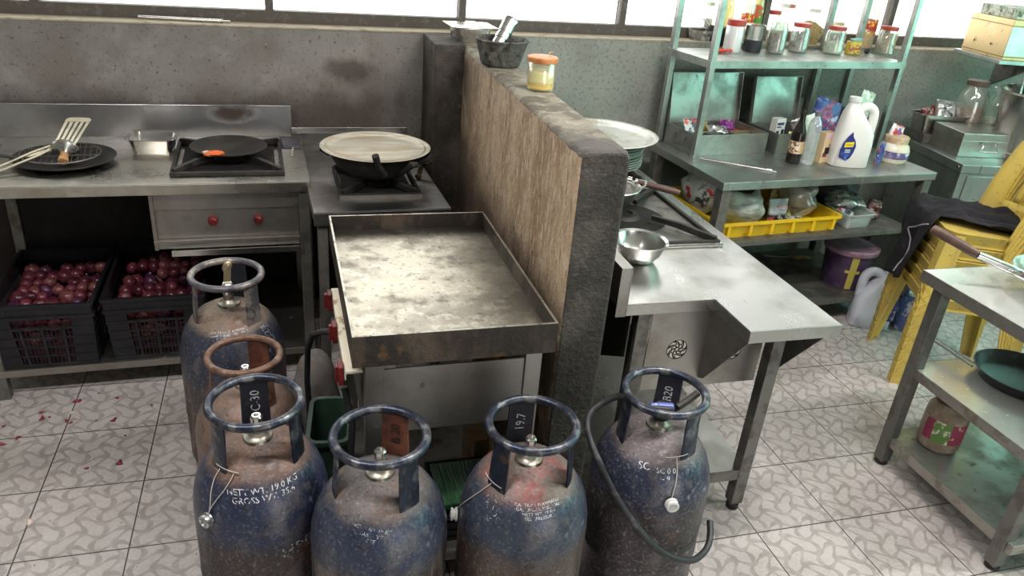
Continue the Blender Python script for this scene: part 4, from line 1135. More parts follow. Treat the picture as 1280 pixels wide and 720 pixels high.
# burners on the table
g3 = thing('gas_burner', 'black iron gas burner on the right table behind the small steel bowl', 'burner', (1.175, 2.41, TZ), 0)
MB().box(-.23,.23,-.255,.255,0,.002).build('burner_deck', steel_leg, g3, smooth=False)
MB().lathe([(0,.002),(.14,.002),(.15,.004),(0,.004)],32).build('burner_well', soot, g3)
burner_frame(g3, -.245,.245,-.27,.27,0,.036)
MB().box(-.245,.252,-.283,-.270,.0,.010).build('front_strip', steel_bright, g3, smooth=False, bevel=.002)
g4 = thing('gas_burner', 'second black gas burner on the right table, under the stack of plates', 'burner', (1.21, 3.03, TZ), 0)
MB().box(-.19,.19,-.22,.22,0,.003).build('burner_well', soot, g4, smooth=False)
burner_frame(g4, -.215,.215,-.245,.245,0,.036)
# steel pan on the burner + the long wooden-handled ladle
kd = thing('steel_pan', 'steel pan with a loop handle on the black burner of the right table', 'pan', (1.135, 2.50, TZ+.040))
MB().lathe([(0,0),(.085,0),(.098,.012),(.118,.055),(.122,.057),(.120,.060),(.115,.057),(.094,.014),(.082,.004),(0,.004)], 40).build('bowl', steel, kd)
MB().tube([(.108,-.03,.045),(.135,-.025,.060),(.150,.0,.066),(.135,.030,.062),(.110,.034,.048)], .005, 8).build('loop_handle', steel_green, kd)
a = Vector((1.12, 2.60, TZ+.115)); b_ = at(850, 241, TZ+.085)
ld = thing('ladle', 'steel ladle with a dark wooden grip lying over the pan on the right table', 'ladle', a)
d = (b_-a); L = d.length
ld.matrix_world = Matrix.Translation(a) @ d.to_track_quat('X','Z').to_matrix().to_4x4()
MB().ball((-.03,0,-.004),(.045,.04,.016),18,10).build('ladle_bowl', steel_bright, ld)
MB().tube([(0,0,0),(L*.38,0,0)], .0085, 10).tube([(L*.38,0,0),(L*.43,0,0)], .0135, 12).tube([(L*.47,0,0),(L*.50,0,0)], .0125, 12).build('shaft', steel_bright, ld)
MB().tube([(L*.50,0,0),(L*.6,0,0),(L*.9,0,0),(L,0,0)], [.010,.0115,.0135,.010], 12).build('grip', wood_dark, ld)
# round steel bowl
c = at(801, 300, .85)
bw = tag(MB().lathe([(0,0),(.046,0),(.052,.004),(.074,.030),(.084,.060),(.092,.068),(.0935,.071),(.091,.0725),(.083,.067),(.072,.032),(.050,.008),(.044,.003),(0,.003)], 44).build('steel_bowl', steel_bright, None, loc=(c.x-.004, c.y-.0, TZ)),
     'round empty steel bowl on the right table beside the partition wall', 'bowl')
# stack of plates behind
plate_m = mat('plate_aluminium', (.60,.68,.63), .38, .75, [dict(col=(.42,.50,.46), scale=14, lo=.45, hi=.65, amt=.7)])
pc = Vector((1.265, 2.955, TZ+.040))
m = MB().lathe([(0,0),(.150,0),(.163,.006),(.190,.014),(.193,.016),(.190,.0175),(.162,.009),(.149,.003),(0,.003)], 48)
p0 = m.build('plate', plate_m, None, loc=pc)
tag(p0, 'pale round metal plate in the stack under the big tray on the right table', 'plate', 'round plates stacked under the big tray')
for k in range(1, 10):
    o = p0.copy(); COL.objects.link(o); o.location = pc + Vector((.003*math.sin(k*2.1), .003*math.cos(k*1.3), .0105*k))
tray_m = mat('tray_aluminium', (.66,.67,.62), .36, .85, [dict(col=(.50,.47,.36), scale=10, lo=.45, hi=.62, amt=.7), dict(col=(.75,.76,.73), scale=24, lo=.5, hi=.65)])
tag(MB().lathe([(0,0),(.195,.0),(.208,.004),(.220,.014),(.245,.019),(.247,.0215),(.244,.0225),(.218,.0175),(.204,.006),(.192,.003),(0,.003)], 64).build('round_tray', tray_m, None, loc=pc+Vector((.0,-.005,.0105*9+.0185))),
    'wide round metal tray on top of the plate stack behind the partition', 'tray')

# ================================================================== storage rack on the right
SX, SY, SYW = 1.766, 2.728, R(5.3)
rack = thing('storage_rack', 'long steel storage rack against the green wall, with a raised upper shelf', 'rack', (SX, SY, 0), SYW)
RL, RD = 1.225, .62
def shelf(name, x0, x1, y0, y1, z, lip=.036, m_=steel_green):
    m = MB().box(x0, x1, y0, y1, z-.003, z)
    m.box(x0, x1, y0, y0+.003, z-lip, z-.003); m.box(x0, x1, y1-.003, y1, z-lip, z-.003)
    m.box(x0, x0+.003, y0+.003, y1-.003, z-lip, z-.003); m.box(x1-.003, x1, y0+.003, y1-.003, z-lip, z-.003)
    return m.build(name, m_, rack, smooth=False, bevel=.001)
shelf('work_shelf', 0, RL, 0, RD, .80, .036)
shelf('middle_shelf', .02, RL-.02, .03, RD, .505, .026, steel_leg)
shelf('bottom_shelf', .02, RL-.02, .03, RD, .145, .030, steel_leg)
for x, y in ((.032,.032),(RL-.032,.032),(.032,RD-.03),(RL-.032,RD-.03)):
    square_leg(x, y, 0, .797, .048).build('leg', steel_leg, rack, smooth=False, bevel=.002)
# upper frame turns a little with the wall
UP = Matrix.Rotation(R(3.0), 4, 'Z')
upx, upy = .075, .352
TSZ = 1.243
def upm(m): return m.move(lambda c: (UP @ c) + Vector((upx, upy, 0)))
UL, UD = 1.17, .30
for x, y in ((0,0),(UL,0),(0,UD),(UL,UD),(UL*.80,UD)):
    post_m = MB().box(x-.014, x+.014, y-.014, y+.014, .80 if y < .1 or True else .8, 2.02)
    upm(post_m).build('post', steel_green, rack, smooth=False, bevel=.002)
m = MB().box(-.014, UL+.014, -.016, UD+.016, TSZ-.003, TSZ).box(-.014, UL+.014, -.016, -.012, TSZ-.032, TSZ-.003).box(-.018,-.014,-.016,UD+.016,TSZ-.032,TSZ).box(UL+.014,UL+.018,-.016,UD+.016,TSZ-.032,TSZ).box(-.014, UL+.014, UD+.012, UD+.016, TSZ-.032, TSZ-.003)
upm(m).build('upper_shelf', steel_green, rack, smooth=False)
m = MB().box(-.014, UL+.014, -.016, UD+.016, 1.76, 1.763).box(-.014, UL+.014, -.018, -.014, 1.73, 1.763)
upm(m).build('top_shelf', steel_green, rack, smooth=False)

# ---- jars and bottles
def jar(px, py, z, r, h, label, fill=None, fillh=.8, lid=red_lid, lidh=.018, glass=None, lidr=.86, name='storage_jar', cat='jar', group=None, shoulder=.82, dy=0):
    p = at(px, py, z); p.y += dy
    o = thing(name, label, cat, (p.x, p.y, z), 0, group)
    g = glass or glass_jar; t = .0022
    R1 = r*lidr
    MB().lathe([(0,0),(r*.92,0),(r,.005),(r,h*shoulder),(R1*.97,h*.94),(R1*.97,h),(R1*.97-t,h),(R1*.97-t,h*.94),(r-t,h*shoulder-.002),(r-t,.008),(r*.9,.004),(0,.004)], 32).build('jar_glass', g, o)
    if fill: MB().lathe([(0,.0045),(r*.9,.0055),(r-t-.0006,.010),(r-t-.0006,h*shoulder*fillh),(r*.5,h*shoulder*fillh+.004),(0,h*shoulder*fillh+.002)], 28).build('contents', fill, o)
    if lid: MB().lathe([(R1,h-lidh*.45),(R1+.002,h-lidh*.4),(R1+.002,h+lidh*.5),(R1-.002,h+lidh*.62),(0,h+lidh*.64)], 32).build('jar_lid', lid, o)
    return o
f_brown = mat('brown_seeds', (.17,.10,.065), .8, 0, [dict(col=(.32,.24,.18), scale=110, lo=.5, hi=.6), dict(col=(.06,.035,.025), scale=90, lo=.55, hi=.62)], bump=.5, bscale=150)
f_grey = mat('grey_spice', (.24,.21,.18), .8, 0, [dict(col=(.42,.40,.36), scale=90, lo=.5, hi=.6), dict(col=(.10,.08,.07), scale=60, lo=.56, hi=.62)], bump=.5, bscale=120)
f_peanut = mat('peanut_fill', (.50,.34,.21), .8, 0, [dict(col=(.66,.54,.38), scale=90, lo=.5, hi=.6), dict(col=(.24,.13,.07), scale=80, lo=.58, hi=.64)], bump=.6, bscale=120)
f_pale = mat('pale_fill', (.55,.56,.46), .8, 0, [dict(col=(.78,.80,.72), scale=30, lo=.45, hi=.6), dict(col=(.24,.20,.13), scale=26, lo=.56, hi=.64)], bump=.5)
f_white = mat('white_fill', (.70,.70,.72), .7, 0, [dict(col=(.48,.48,.56), scale=9, lo=.45, hi=.6)])
f_red = mat('red_brown_fill', (.22,.07,.03), .8, 0, [dict(col=(.35,.14,.06), scale=60, lo=.5, hi=.6)], bump=.5)
milky = thin('milky_plastic', (.90,.92,.92), .2, .15, .75)
Z3 = TSZ
# dark stone-look bowl and black pot at the left end
p = at(876, 55, Z3)
tag(MB().lathe([(0,0),(.040,0),(.052,.012),(.060,.045),(.062,.066),(.057,.066),(.054,.045),(.046,.016),(0,.010)], 32).build('stone_bowl', mat('mottled_grey_bowl', (.20,.20,.18), .7, 0, [dict(col=(.40,.40,.37), scale=30, lo=.5, hi=.6), dict(col=(.06,.06,.055), scale=26, lo=.56, hi=.62)]), None, loc=(p.x,p.y+.02,Z3)),
    'mottled grey bowl at the left end of the upper shelf', 'bowl')
p = at(899, 58, Z3)
o = thing('black_pot', 'small black pot on the upper shelf behind the front post', 'pot', (p.x+.002, p.y+.05, Z3))
MB().lathe([(0,0),(.044,0),(.048,.006),(.050,.086),(.048,.088),(.046,.086),(.044,.010),(0,.006)], 28).build('pot_body', iron, o)
MB().tube([(.048,0,.07),(.065,0,.075),(.068,0,.045),(.049,0,.035)], .0045, 8).build('pot_handle', iron, o)
MB().tube([(-.046,.005,.086),(-.07,.01,.115),(-.10,.015,.12)], .003, 6).build('pot_wire', steel, o)
# red scoop lying at the shelf edge
p = at(901, 67, Z3)
m = MB().grid(lambda u, v: (-.035+.07*v, .020*math.cos(PI*u)*(1-.3*v), .018-.016*math.sin(PI*u)+.001), 8, 6)
m.tube([(.03,0,.010),(.06,.0,.012),(.075,0,.010)], .005, 8)
tag(m.build('red_scoop', mat('red_scoop_plastic', (.65,.06,.04), .4), None, loc=(p.x, p.y+.018, Z3), solid=.002, rot=(0,0,R(10))), 'small red plastic scoop at the edge of the upper shelf', 'scoop')
jar(919, 66, Z3, .042, .130, 'white plastic jar with a red lid at the left of the upper shelf', f_white, 1.0, glass=milky, shoulder=.92, lidr=1.0, lidh=.026, dy=.04)
def bottle(px, py, z, prof, label, m_, capm=None, capz=None, name='bottle', fill=None, dy=0, group=None, cat='bottle', lab=None, tilt=None):
    p = at(px, py, z); p.y += dy
    o = thing(name, label, cat, (p.x, p.y, z), 0, group)
    MB().lathe(prof, 28).build('bottle_body', m_, o)
    if fill: MB().lathe(fill[0], 24).build('contents', fill[1], o)
    if lab:
        r, z0, z1, lm = lab
        MB().lathe([(r-.0004,z0),(r+.0006,z0),(r+.0006,z1),(r-.0004,z1)], 28).build('bottle_label', lm, o)
    if capm: MB().lathe([(0,capz[0]),(capz[2],capz[0]),(capz[2],capz[1]),(capz[2]*.85,capz[1]+.002),(0,capz[1]+.003)], 20).build('bottle_cap', capm, o)
    return o
lab_redyel = mat('red_yellow_label', (.55,.05,.03), .5, 0, [dict(col=(.85,.55,.08), scale=30, lo=.5, hi=.56), dict(col=(.8,.75,.65), scale=44, lo=.58, hi=.62)])
lab_green = mat('green_label', (.10,.28,.05), .5, 0, [dict(col=(.6,.1,.05), scale=32, lo=.5, hi=.56), dict(col=(.8,.8,.6), scale=40, lo=.58, hi=.62)])
yellow_pet = thin('yellow_tint_plastic', (.95,.90,.55), .2, .1, .40)
bp_ = lambda r, h, nr: [(0,0),(r*.9,0),(r,.006),(r,h*.62),(r*.85,h*.74),(nr,h*.88),(nr,h),(nr-.002,h),(nr-.002,h*.88),(r*.8,h*.73),(r-.002,h*.6),(r-.002,.008),(0,.004)]
bottle(923, 62, Z3, bp_(.030,.26,.010), 'yellowish squeeze bottle with a red cap behind the white jar on the upper shelf', yellow_pet, red_lid, (.255,.285,.012), dy=.16)
bottle(903, 56, Z3, bp_(.028,.17,.020), 'slim clear jar with pale grains behind the white jar on the upper shelf', glass_jar, mat('green_cap', (.35,.42,.2), .5), (.165,.180,.024), fill=([(0,.005),(.025,.006),(.026,.10),(0,.10)], f_grey), dy=.19, name='slim_jar', cat='jar')
# steel and black canister
p = at(945, 66, Z3)
o = thing('canister', 'shiny steel canister with a black base on the upper shelf', 'canister', (p.x, p.y+.045, Z3))
MB().lathe([(0,0),(.042,0),(.044,.004),(.044,.055),(0,.055)], 32).build('canister_base', mat('black_plastic', (.02,.02,.025), .4), o)
MB().lathe([(0,.055),(.043,.055),(.045,.058),(.045,.118),(.047,.121),(.044,.126),(0,.128)], 32).build('canister_body', steel_bright, o)
bottle(950, 62, Z3, bp_(.032,.27,.012), 'tall clear sauce bottle with a red label behind the steel canister', thin('pale_bottle', (.97,.96,.90), .2, .06, .25), None, None, lab=(.0325,.09,.15,lab_redyel), dy=.17)
bottle(964, 62, Z3, bp_(.030,.29,.012), 'tall bottle with a green label behind the brown spice jar', yellow_pet, mat('green_dark_cap', (.06,.14,.04), .5), (.285,.305,.013), lab=(.0305,.08,.19,lab_green), dy=.19)
jar(973, 68, Z3, .045, .142, 'glass jar of brown seeds without its lid on the upper shelf', f_brown, .82, lid=None, dy=.04)
jar(982, 62, Z3, .042, .158, 'glass jar with a red lid just behind the open seed jar', f_pale, .4, dy=.17)
jar(1003, 67, Z3, .047, .128, 'glass jar of grey spice with a red lid in the middle of the upper shelf', f_grey, .78, dy=.05)
jar(1001, 60, Z3, .044, .185, 'tallest red-lidded glass jar, at the back of the upper shelf', f_pale, .25, dy=.19)
jar(1036, 60, Z3, .038, .165, 'red-lidded glass jar at the back behind the torn cardboard', f_pale, .2, dy=.19)
p = at(1026, 64, Z3)
m = MB().boxc((0,0,.066),(.085,.035,.105),(0,R(26),0)); m.boxc((-.045,0,.118),(.04,.003,.03),(0,R(-10),0))
cbx = mat('printed_cardboard', (.42,.31,.14), .8, 0, [dict(col=(.24,.15,.06), scale=40, stretch=(1,1,3), lo=.54, hi=.58, amt=.8), dict(col=(.52,.42,.24), scale=10, lo=.5, hi=.7)])
tag(m.build('cardboard_box', cbx, None, smooth=False, bevel=.003, loc=(p.x+.006, p.y+.11, Z3)), 'small torn cardboard box leaning between two jars on the upper shelf', 'box')
jar(1047, 69, Z3, .050, .122, 'wide glass jar half full of pale pieces with a red lid on the upper shelf', f_pale, .55, dy=.05)
jar(1064, 63, Z3, .032, .112, 'small glass jar with a yellow-green lid behind the wide jar', f_pale, .6, lid=mat('olive_lid', (.48,.46,.26), .5), dy=.15)
p = at(1069, 69, Z3)
tin = thing('small_tin', 'small yellow and red tin at the front edge of the upper shelf', 'tin', (p.x, p.y+.03, Z3))
MB().boxc((0,0,.032),(.07,.036,.064)).build('tin_body', mat('tin_print', (.62,.45,.07), .5, 0, [dict(col=(.42,.10,.05), scale=22, lo=.5, hi=.55), dict(col=(.10,.07,.05), scale=60, lo=.56, hi=.6)]), tin, smooth=False, bevel=.004)
MB().boxc((.008,0,.071),(.055,.033,.012),(0,R(-6),0)).build('tin_lid', mat('tin_lid_green', (.20,.42,.38), .5), tin, smooth=False, bevel=.003)
bottle(1095, 66, Z3, bp_(.036,.33,.012), 'tall clear oil bottle with a red and white label on the upper shelf', thin('clear_pet', (.97,.98,.96), .25, .05, .18), None, None,
    fill=([(0,.005),(.033,.007),(.0335,.075),(0,.075)], mat('yellow_oil', (.95,.58,.02), .25)), lab=(.0366,.078,.155,lab_redyel), dy=.10)
p = at(1086, 68, Z3)
tag(MB().ball((0,0,.013),(.014,.014,.013),14,8).build('round_stopper', iron, None, loc=(p.x, p.y+.02, Z3)), 'tiny black round stopper at the edge of the upper shelf', 'stopper')
jar(1111, 69, Z3, .049, .128, 'glass jar of peanuts with a red lid at the right end of the upper shelf', f_peanut, .95, dy=.045)
p = at(1001, 66, Z3)
p = at(1024, 67, Z3)
tag(MB().tube([(-.045,.01,.004),(0,0,.005),(.05,-.002,.004)], [.002,.005,.002], 8, flat=.4).build('spoon', steel_bright, None, loc=(p.x, p.y+.02, Z3)), 'small spoon lying flat between two jars on the upper shelf', 'spoon')

# ---- packets
def pouch(w, h, t, seed=0, crump=.15):
    def f(s):
        def g(u, v):
            e = (math.sin(PI*u)**.45)*(math.sin(PI*v)**.45) if 0 < u < 1 and 0 < v < 1 else 0
            n_ = noise.noise(Vector((u*4+seed, v*4, seed*1.7)))
            n2_ = noise.noise(Vector((u*9+seed, v*9, 3+seed)))
            return ((u-.5)*w*(1+.06*n_), s*t*.5*e*(1+.9*n_+.5*n2_)+ crump*.12*w*n2_*.6, (v-.5)*h*(1+.05*n2_)+h/2)
        return g
    m = MB().grid(f(-1), 16, 18).grid(f(1), 16, 18)
    bmesh.ops.remove_doubles(m.bm, verts=m.bm.verts, dist=.0004)
    return m
def packet(name, label, cat, mt, pos, w, h, t, rot, seed, group=None):
    m = pouch(w, h, t, seed)
    E4 = Euler(rot).to_matrix()
    m.move(lambda c: E4 @ c)
    zmin = min(v.co.z for v in m.bm.verts)
    m.move(lambda c: c - Vector((0,0,zmin)))
    return tag(m.build(name, mt, None, loc=pos, ang=80), label, cat, group)
def printed(name, base, c2, c3, s=24, rough=.35, metal=0):
    return mat(name, base, rough, metal, [dict(col=c2, scale=s, lo=.50, hi=.55), dict(col=c3, scale=s*1.7, lo=.57, hi=.61)])
pk_white = printed('packet_white_print', (.62,.66,.66), (.10,.10,.14), (.70,.10,.08), 20)
pk_redw = printed('packet_red_print', (.50,.03,.04), (.75,.70,.70), (.10,.05,.25), 16)
pk_gold = printed('packet_gold', (.50,.38,.16), (.66,.56,.30), (.20,.12,.05), 22, .3, .5)
pk_blue = printed('packet_blue', (.035,.07,.24), (.24,.06,.14), (.35,.38,.5), 15)
pk_pink = printed('packet_pink', (.55,.10,.12), (.78,.72,.74), (.45,.22,.08), 16)
pk_purple = printed('packet_purple', (.22,.03,.25), (.35,.08,.38), (.5,.4,.2), 26)
pk_silver = printed('packet_silver', (.45,.46,.45), (.70,.72,.70), (.12,.14,.16), 16, .3, .6)
pk_brown = printed('packet_brown', (.12,.03,.03), (.35,.20,.18), (.55,.5,.45), 22)
pk_green = printed('packet_green', (.45,.62,.48), (.70,.78,.70), (.30,.28,.12), 18)
def rloc(x, y, z):
    v = rack.matrix_basis @ Vector((x, y, z)); return v
# open steel masala boxes on the work shelf
inner_dark = mat('box_inside', (.10,.10,.09), .6, .5)
def lidded_box(label, x0, x1, y0, y1, h, lidh, tilt, rz=0, handle=True, dividers=()):
    c = rloc((x0+x1)/2, (y0+y1)/2, .80)
    o = thing('spice_box', label, 'box', c, SYW+R(2))
    w, d = x1-x0, y1-y0; t = .003
    m = MB().box(-w/2,w/2,-d/2,d/2,0,t).box(-w/2,w/2,-d/2,-d/2+t,t,h).box(-w/2,w/2,d/2-t,d/2,t,h).box(-w/2,-w/2+t,-d/2+t,d/2-t,t,h).box(w/2-t,w/2,-d/2+t,d/2-t,t,h)
    for dx in dividers: m.box(dx-.001,dx+.001,-d/2+t,d/2-t,t,h*.8)
    if dividers: m.box(-w/2+t,w/2-t,-.001,.001,t,h*.8)
    m.build('box_body', steel_green, o, smooth=False, bevel=.0015)
    Ml = Matrix.Translation((0, d/2+.001, h)) @ Matrix.Rotation(R(tilt), 4, 'X')
    m = MB().box(-w/2,w/2,-.001,.002,0,lidh,Ml).box(-w/2,-w/2+.003,-.022,-.001,0,lidh,Ml).box(w/2-.003,w/2,-.022,-.001,0,lidh,Ml).box(-w/2,w/2,-.022,-.001,lidh-.003,lidh,Ml)
    m.build('box_lid', steel_green, o, smooth=False, bevel=.001)
    if handle:
        MB().tube([(-w/2-.001,-.045,h*.72),(-w/2-.004,-.045,h*.60),(-w/2-.012,-.04,h*.25),(-w/2-.012,.04,h*.25),(-w/2-.004,.045,h*.60),(-w/2-.001,.045,h*.72)], .003, 8).build('box_handle', steel_leg, o)
    return o, w, d
sb, w_, d_ = lidded_box('open steel spice box with its lid up at the left of the work shelf', .085, .505, .385, .64-.0, .098, .235, -8, dividers=(-.07,.07))
fills = [((.55,.34,.05),'mustard_powder'),((.36,.07,.03),'chilli_powder'),((.08,.075,.06),'dark_spice'),((.12,.11,.08),'pepper_spice')]
k = 0
for (x0,x1,cn) in ((-.207,-.072,2),(-.068,.068,3),(.072,.205,0)):
    for (y0,y1,c2_) in ((-.122,-.003,cn),(.003,.122,(cn+1)%4)):
        mt_ = mat(fills[c2_][1], fills[c2_][0], .9, 0, [], bump=.4)
        MB().box(x0,x1,y0,y1,.004,.058).build('spice', mt_, sb, smooth=False)
def inbox(dx, dy, dz=.062): return sb.matrix_basis @ Vector((dx, dy, dz))
packet('spice_packet', 'white and black printed packet standing in the open spice box', 'packet', pk_white, inbox(-.125,.02), .09,.075,.02,(-.5,0,.3), 1)
packet('spice_packet', 'crumpled white packet lying across the dividers of the open spice box', 'packet', pk_silver, inbox(.01,-.005), .10,.06,.025,(-1.2,0,-.2), 2)
packet('spice_packet', 'orange-red packet at the back of the open spice box', 'packet', pk_gold, inbox(-.03,.075), .08,.05,.02,(-.7,0,.1), 3)
packet('spice_packet', 'crumpled purple packet in the right corner of the open spice box', 'packet', pk_purple, inbox(.10,.055), .075,.055,.04,(-.7,0,-.3), 4)
sb2, _, _ = lidded_box('dark open steel box with its bright lid up, beside the divided spice box', .545, .84, .37, .60, .10, .225, -8, handle=False)
def inbox2(dx, dy, dz=.004): return sb2.matrix_basis @ Vector((dx, dy, dz))
def carton(name, label, pos, w, d, h, rz, mt, texts=(), rot=(0,0,0), cat='carton'):
    o = thing(name, label, cat, pos, rz); o.rotation_euler = (rot[0], rot[1], rz)
    MB().box(-w/2,w/2,-d/2,d/2,0,h).build('carton_body', mt, o, smooth=False, bevel=.002)
    for (x0,x1,z0,z1,c) in texts:
        MB().box(x0*w,x1*w,-d/2-.0007,-d/2+.0002,z0*h,z1*h).build('carton_print', c, o, smooth=False)
    return o
pcol = lambda n, c: mat('print_'+n, c, .5)
pr_navy, pr_maroon, pr_grn, pr_blk, pr_org, pr_wht = pcol('navy',(.03,.04,.16)), pcol('maroon',(.18,.03,.05)), pcol('green',(.12,.30,.08)), pcol('black',(.015,.012,.012)), pcol('orange',(.70,.36,.14)), pcol('white',(.72,.74,.72))
box_white = mat('carton_white', (.64,.66,.62), .5, 0, [dict(col=(.5,.52,.46), scale=14, lo=.5, hi=.7)])
carton('drink_carton', 'white carton printed with a small figure, standing in the dark open box', inbox2(-.095,-.035,.003), .062,.04,.155,SYW+.15, box_white,
    ((-.42,.30,.80,.88,pr_navy),(-.42,.05,.72,.76,pr_blk),(-.40,-.10,.30,.62,pr_navy),(-.45,.45,.05,.24,pr_maroon),(.12,.42,.48,.66,pr_blk)))
packet('snack_packet', 'pink and white snack packet leaning in the dark open box', 'packet', pk_pink, inbox2(.06,-.04), .10,.135,.03,(-.15,.5,.1), 5)
packet('snack_packet', 'pale snack packet behind the dark bottle', 'packet', pk_silver, inbox2(.115,.0), .07,.13,.02,(-.1,-.4,.0), 6)
packet('snack_packet', 'golden brown snack packet low in the dark open box', 'packet', pk_gold, inbox2(.0,-.07), .085,.085,.03,(-.2,.1,.1), 7)
ZS = .80
dark_glass = mat('dark_bottle_glass', (.012,.009,.008), .12, 0, trans=0)
lab_tan = mat('tan_label', (.50,.32,.18), .5, 0, [dict(col=(.70,.60,.45), scale=30, lo=.5, hi=.56), dict(col=(.16,.08,.05), scale=44, lo=.58, hi=.62)])
bottle(990, 203, ZS, [(0,0),(.030,0),(.033,.004),(.033,.135),(.028,.155),(.016,.19),(.013,.205),(.0125,.235),(0,.235)], 'dark brown sauce bottle with a tan label on the work shelf', dark_glass, pr_blk, (.228,.248,.0145), lab=(.0335,.05,.108,lab_tan))
p = at(1010, 207, ZS)
o = thing('water_bottle', 'empty clear ribbed water bottle standing on the work shelf', 'bottle', (p.x, p.y+.02, ZS))
prof = [(0,.004),(.024,0),(.030,.006)]
for k in range(18):
    z = .012+.0095*k; prof += [(.0315,z),(.0315,z+.004),(.0292,z+.0068)]
prof += [(.030,.186),(.024,.206),(.014,.222),(.0125,.228),(.0125,.236)]
MB().lathe(prof, 28).build('bottle_body', thin('water_pet', (.94,.96,.97), .35, .05, .22), o)
MB().lathe([(0,.232),(.0145,.232),(.0145,.246),(0,.247)], 18).build('bottle_cap', mat('smoke_cap', (.12,.13,.13), .4), o)
p = at(1031, 204, ZS)
carton('noodle_carton', 'cream carton with a dark animal print on the work shelf beside the big jug', (p.x,p.y+.03,ZS), .072,.045,.145,SYW+.1, mat('carton_cream', (.62,.48,.28), .5, 0, [dict(col=(.70,.60,.44), scale=10, lo=.5, hi=.6)]),
    ((-.44,.44,.80,.97,pcol('pink',(.62,.42,.48))),(-.30,.10,.30,.52,pr_blk),(-.40,-.05,.20,.34,pr_maroon),(.10,.42,.22,.75,pcol('straw',(.62,.52,.20))),(.0,.2,.55,.62,pr_maroon)))
packet('snack_packet', 'tall green and white packet standing behind the cream carton', 'packet', pk_green, (p.x-.005,p.y+.13,ZS), .07,.20,.03,(0,-.25,.1), 8)
packet('snack_packet', 'large blue and red packet behind the big white jug', 'packet', pk_blue, (p.x+.085,p.y+.22,ZS), .17,.235,.06,(-.1,.25,.1), 9)
# big handled jug
def jug(name, label, pos, rz, h, w, d, m_, capm, label_m=None, sc=1):
    o = thing(name, label, 'jug', pos, rz)
    m = MB()
    def sup(t, a, b, n=3.2):
        c, s_ = math.cos(t), math.sin(t)
        return (a*abs(c)**(2/n)*(1 if c >= 0 else -1), b*abs(s_)**(2/n)*(1 if s_ >= 0 else -1))
    # body tapers to an off-centre neck; a loop handle rises on the other side
    secs = [(0,.46,.46,0),(.012,.5,.5,0),(.30,.5,.5,0),(.50,.47,.49,.0),(.60,.40,.46,-.05),(.70,.32,.42,-.11),(.80,.24,.34,-.16),(.875,.17,.26,-.19),(.91,.13,.20,-.20),(.955,.13,.20,-.20)]
    rings = []
    for (fz, a, b, ox) in secs:
        rings.append([m.bm.verts.new((ox*w + sup(2*PI*k/28, a*w, b*d)[0], sup(2*PI*k/28, a*w, b*d)[1], fz*h)) for k in range(28)])
    for A, B in zip(rings, rings[1:]):
        for k in range(28): m._f([A[k], A[(k+1)%28], B[(k+1)%28], B[k]])
    m._f(rings[0][::-1]); m._f(rings[-1])
    m.build('jug_body', m_, o, ang=60)
    H = MB().tube(smooth_path([Vector((-.06*w,0,.80*h)), Vector((.06*w,0,.87*h)), Vector((.22*w,0,.885*h)), Vector((.36*w,0,.82*h)), Vector((.395*w,0,.68*h)), Vector((.385*w,0,.48*h))], 4), .115*w, 16)
    H.build('jug_handle', m_, o, ang=70)
    MB().lathe([(0,.95*h),(.15*w,.95*h),(.155*w,.955*h),(.15*w,1.02*h),(0,1.025*h)], 22, Matrix.Translation((-.20*w,0,0))).build('jug_cap', capm, o)
    return o
jug_white = mat('milky_jug_plastic', (.74,.73,.70), .32, 0, [dict(col=(.66,.58,.52), scale=3, lo=.45, hi=.65, amt=.6)], spec=.5)
cap_wh = mat('white_cap', (.70,.72,.70), .45)
p = at(1066, 211, ZS)
jg = jug('detergent_jug', 'big milky white handled jug with a dark blue label on the work shelf', (p.x+.005, p.y+.062, ZS), R(-12), .315, .185, .11, jug_white, cap_wh)
navy = mat('jug_label_navy', (.02,.03,.17), .4, 0, [dict(col=(.06,.15,.42), scale=28, lo=.52, hi=.58, z=(.085,.05))])
m = MB()
L1 = [(-.074,.050),(-.035,.034),(-.018,.050),(-.008,.078),(-.004,.105),(-.012,.130),(-.028,.150),(-.034,.172),(-.052,.150),(-.068,.12),(-.076,.085)]
Mj = Matrix(((1,0,0,0),(0,0,-1,0),(0,1,0,0),(0,0,0,1)))
m.prism(L1, .0553, .0561, Mj); m.build('jug_label', navy, jg, smooth=False)
m = MB(); m.prism([(-.060,.098),(-.018,.102),(-.016,.126),(-.058,.122)], .0562, .0566, Mj); bd = m.build('label_badge', mat('badge_yellow', (.80,.62,.03), .4), jg, smooth=False)
text_mesh('Sabar', .015, 'badge_lettering', pr_blk, jg, lambda x, y: (-.038+x, -.0570, .107+y+.06*x))
for k in range(3): MB().box(-.052,-.026,-.0568,-.0562,.086-.006*k,.0885-.006*k).build('label_print', pr_wht, jg, smooth=False)
packet('snack_packet', 'shiny red and white packet between the white jug and the cream jar', 'packet', pk_redw, (*at(1108,200,ZS).xy, ZS), .10,.165,.04,(-.1,.25,.2), 10)
packet('snack_packet', 'blue and white sachet standing tight against the big jug', 'packet', pk_blue, (at(1099,208,ZS).x, at(1099,208,ZS).y+.02, ZS), .035,.11,.02,(0,.05,.1), 11)
p = at(1124, 206, ZS)
cj = thing('cream_jar', 'wide jar of cream spread with a tan lid and purple label on the work shelf', 'jar', (p.x, p.y+.065, ZS))
MB().lathe([(0,0),(.060,0),(.068,.008),(.074,.035),(.074,.060),(.066,.084),(.054,.094),(.052,.104),(0,.104)], 36).build('jar_body', mat('cream_spread', (.64,.57,.44), .35, 0, [dict(col=(.76,.72,.62), scale=12, lo=.5, hi=.6)]), cj)
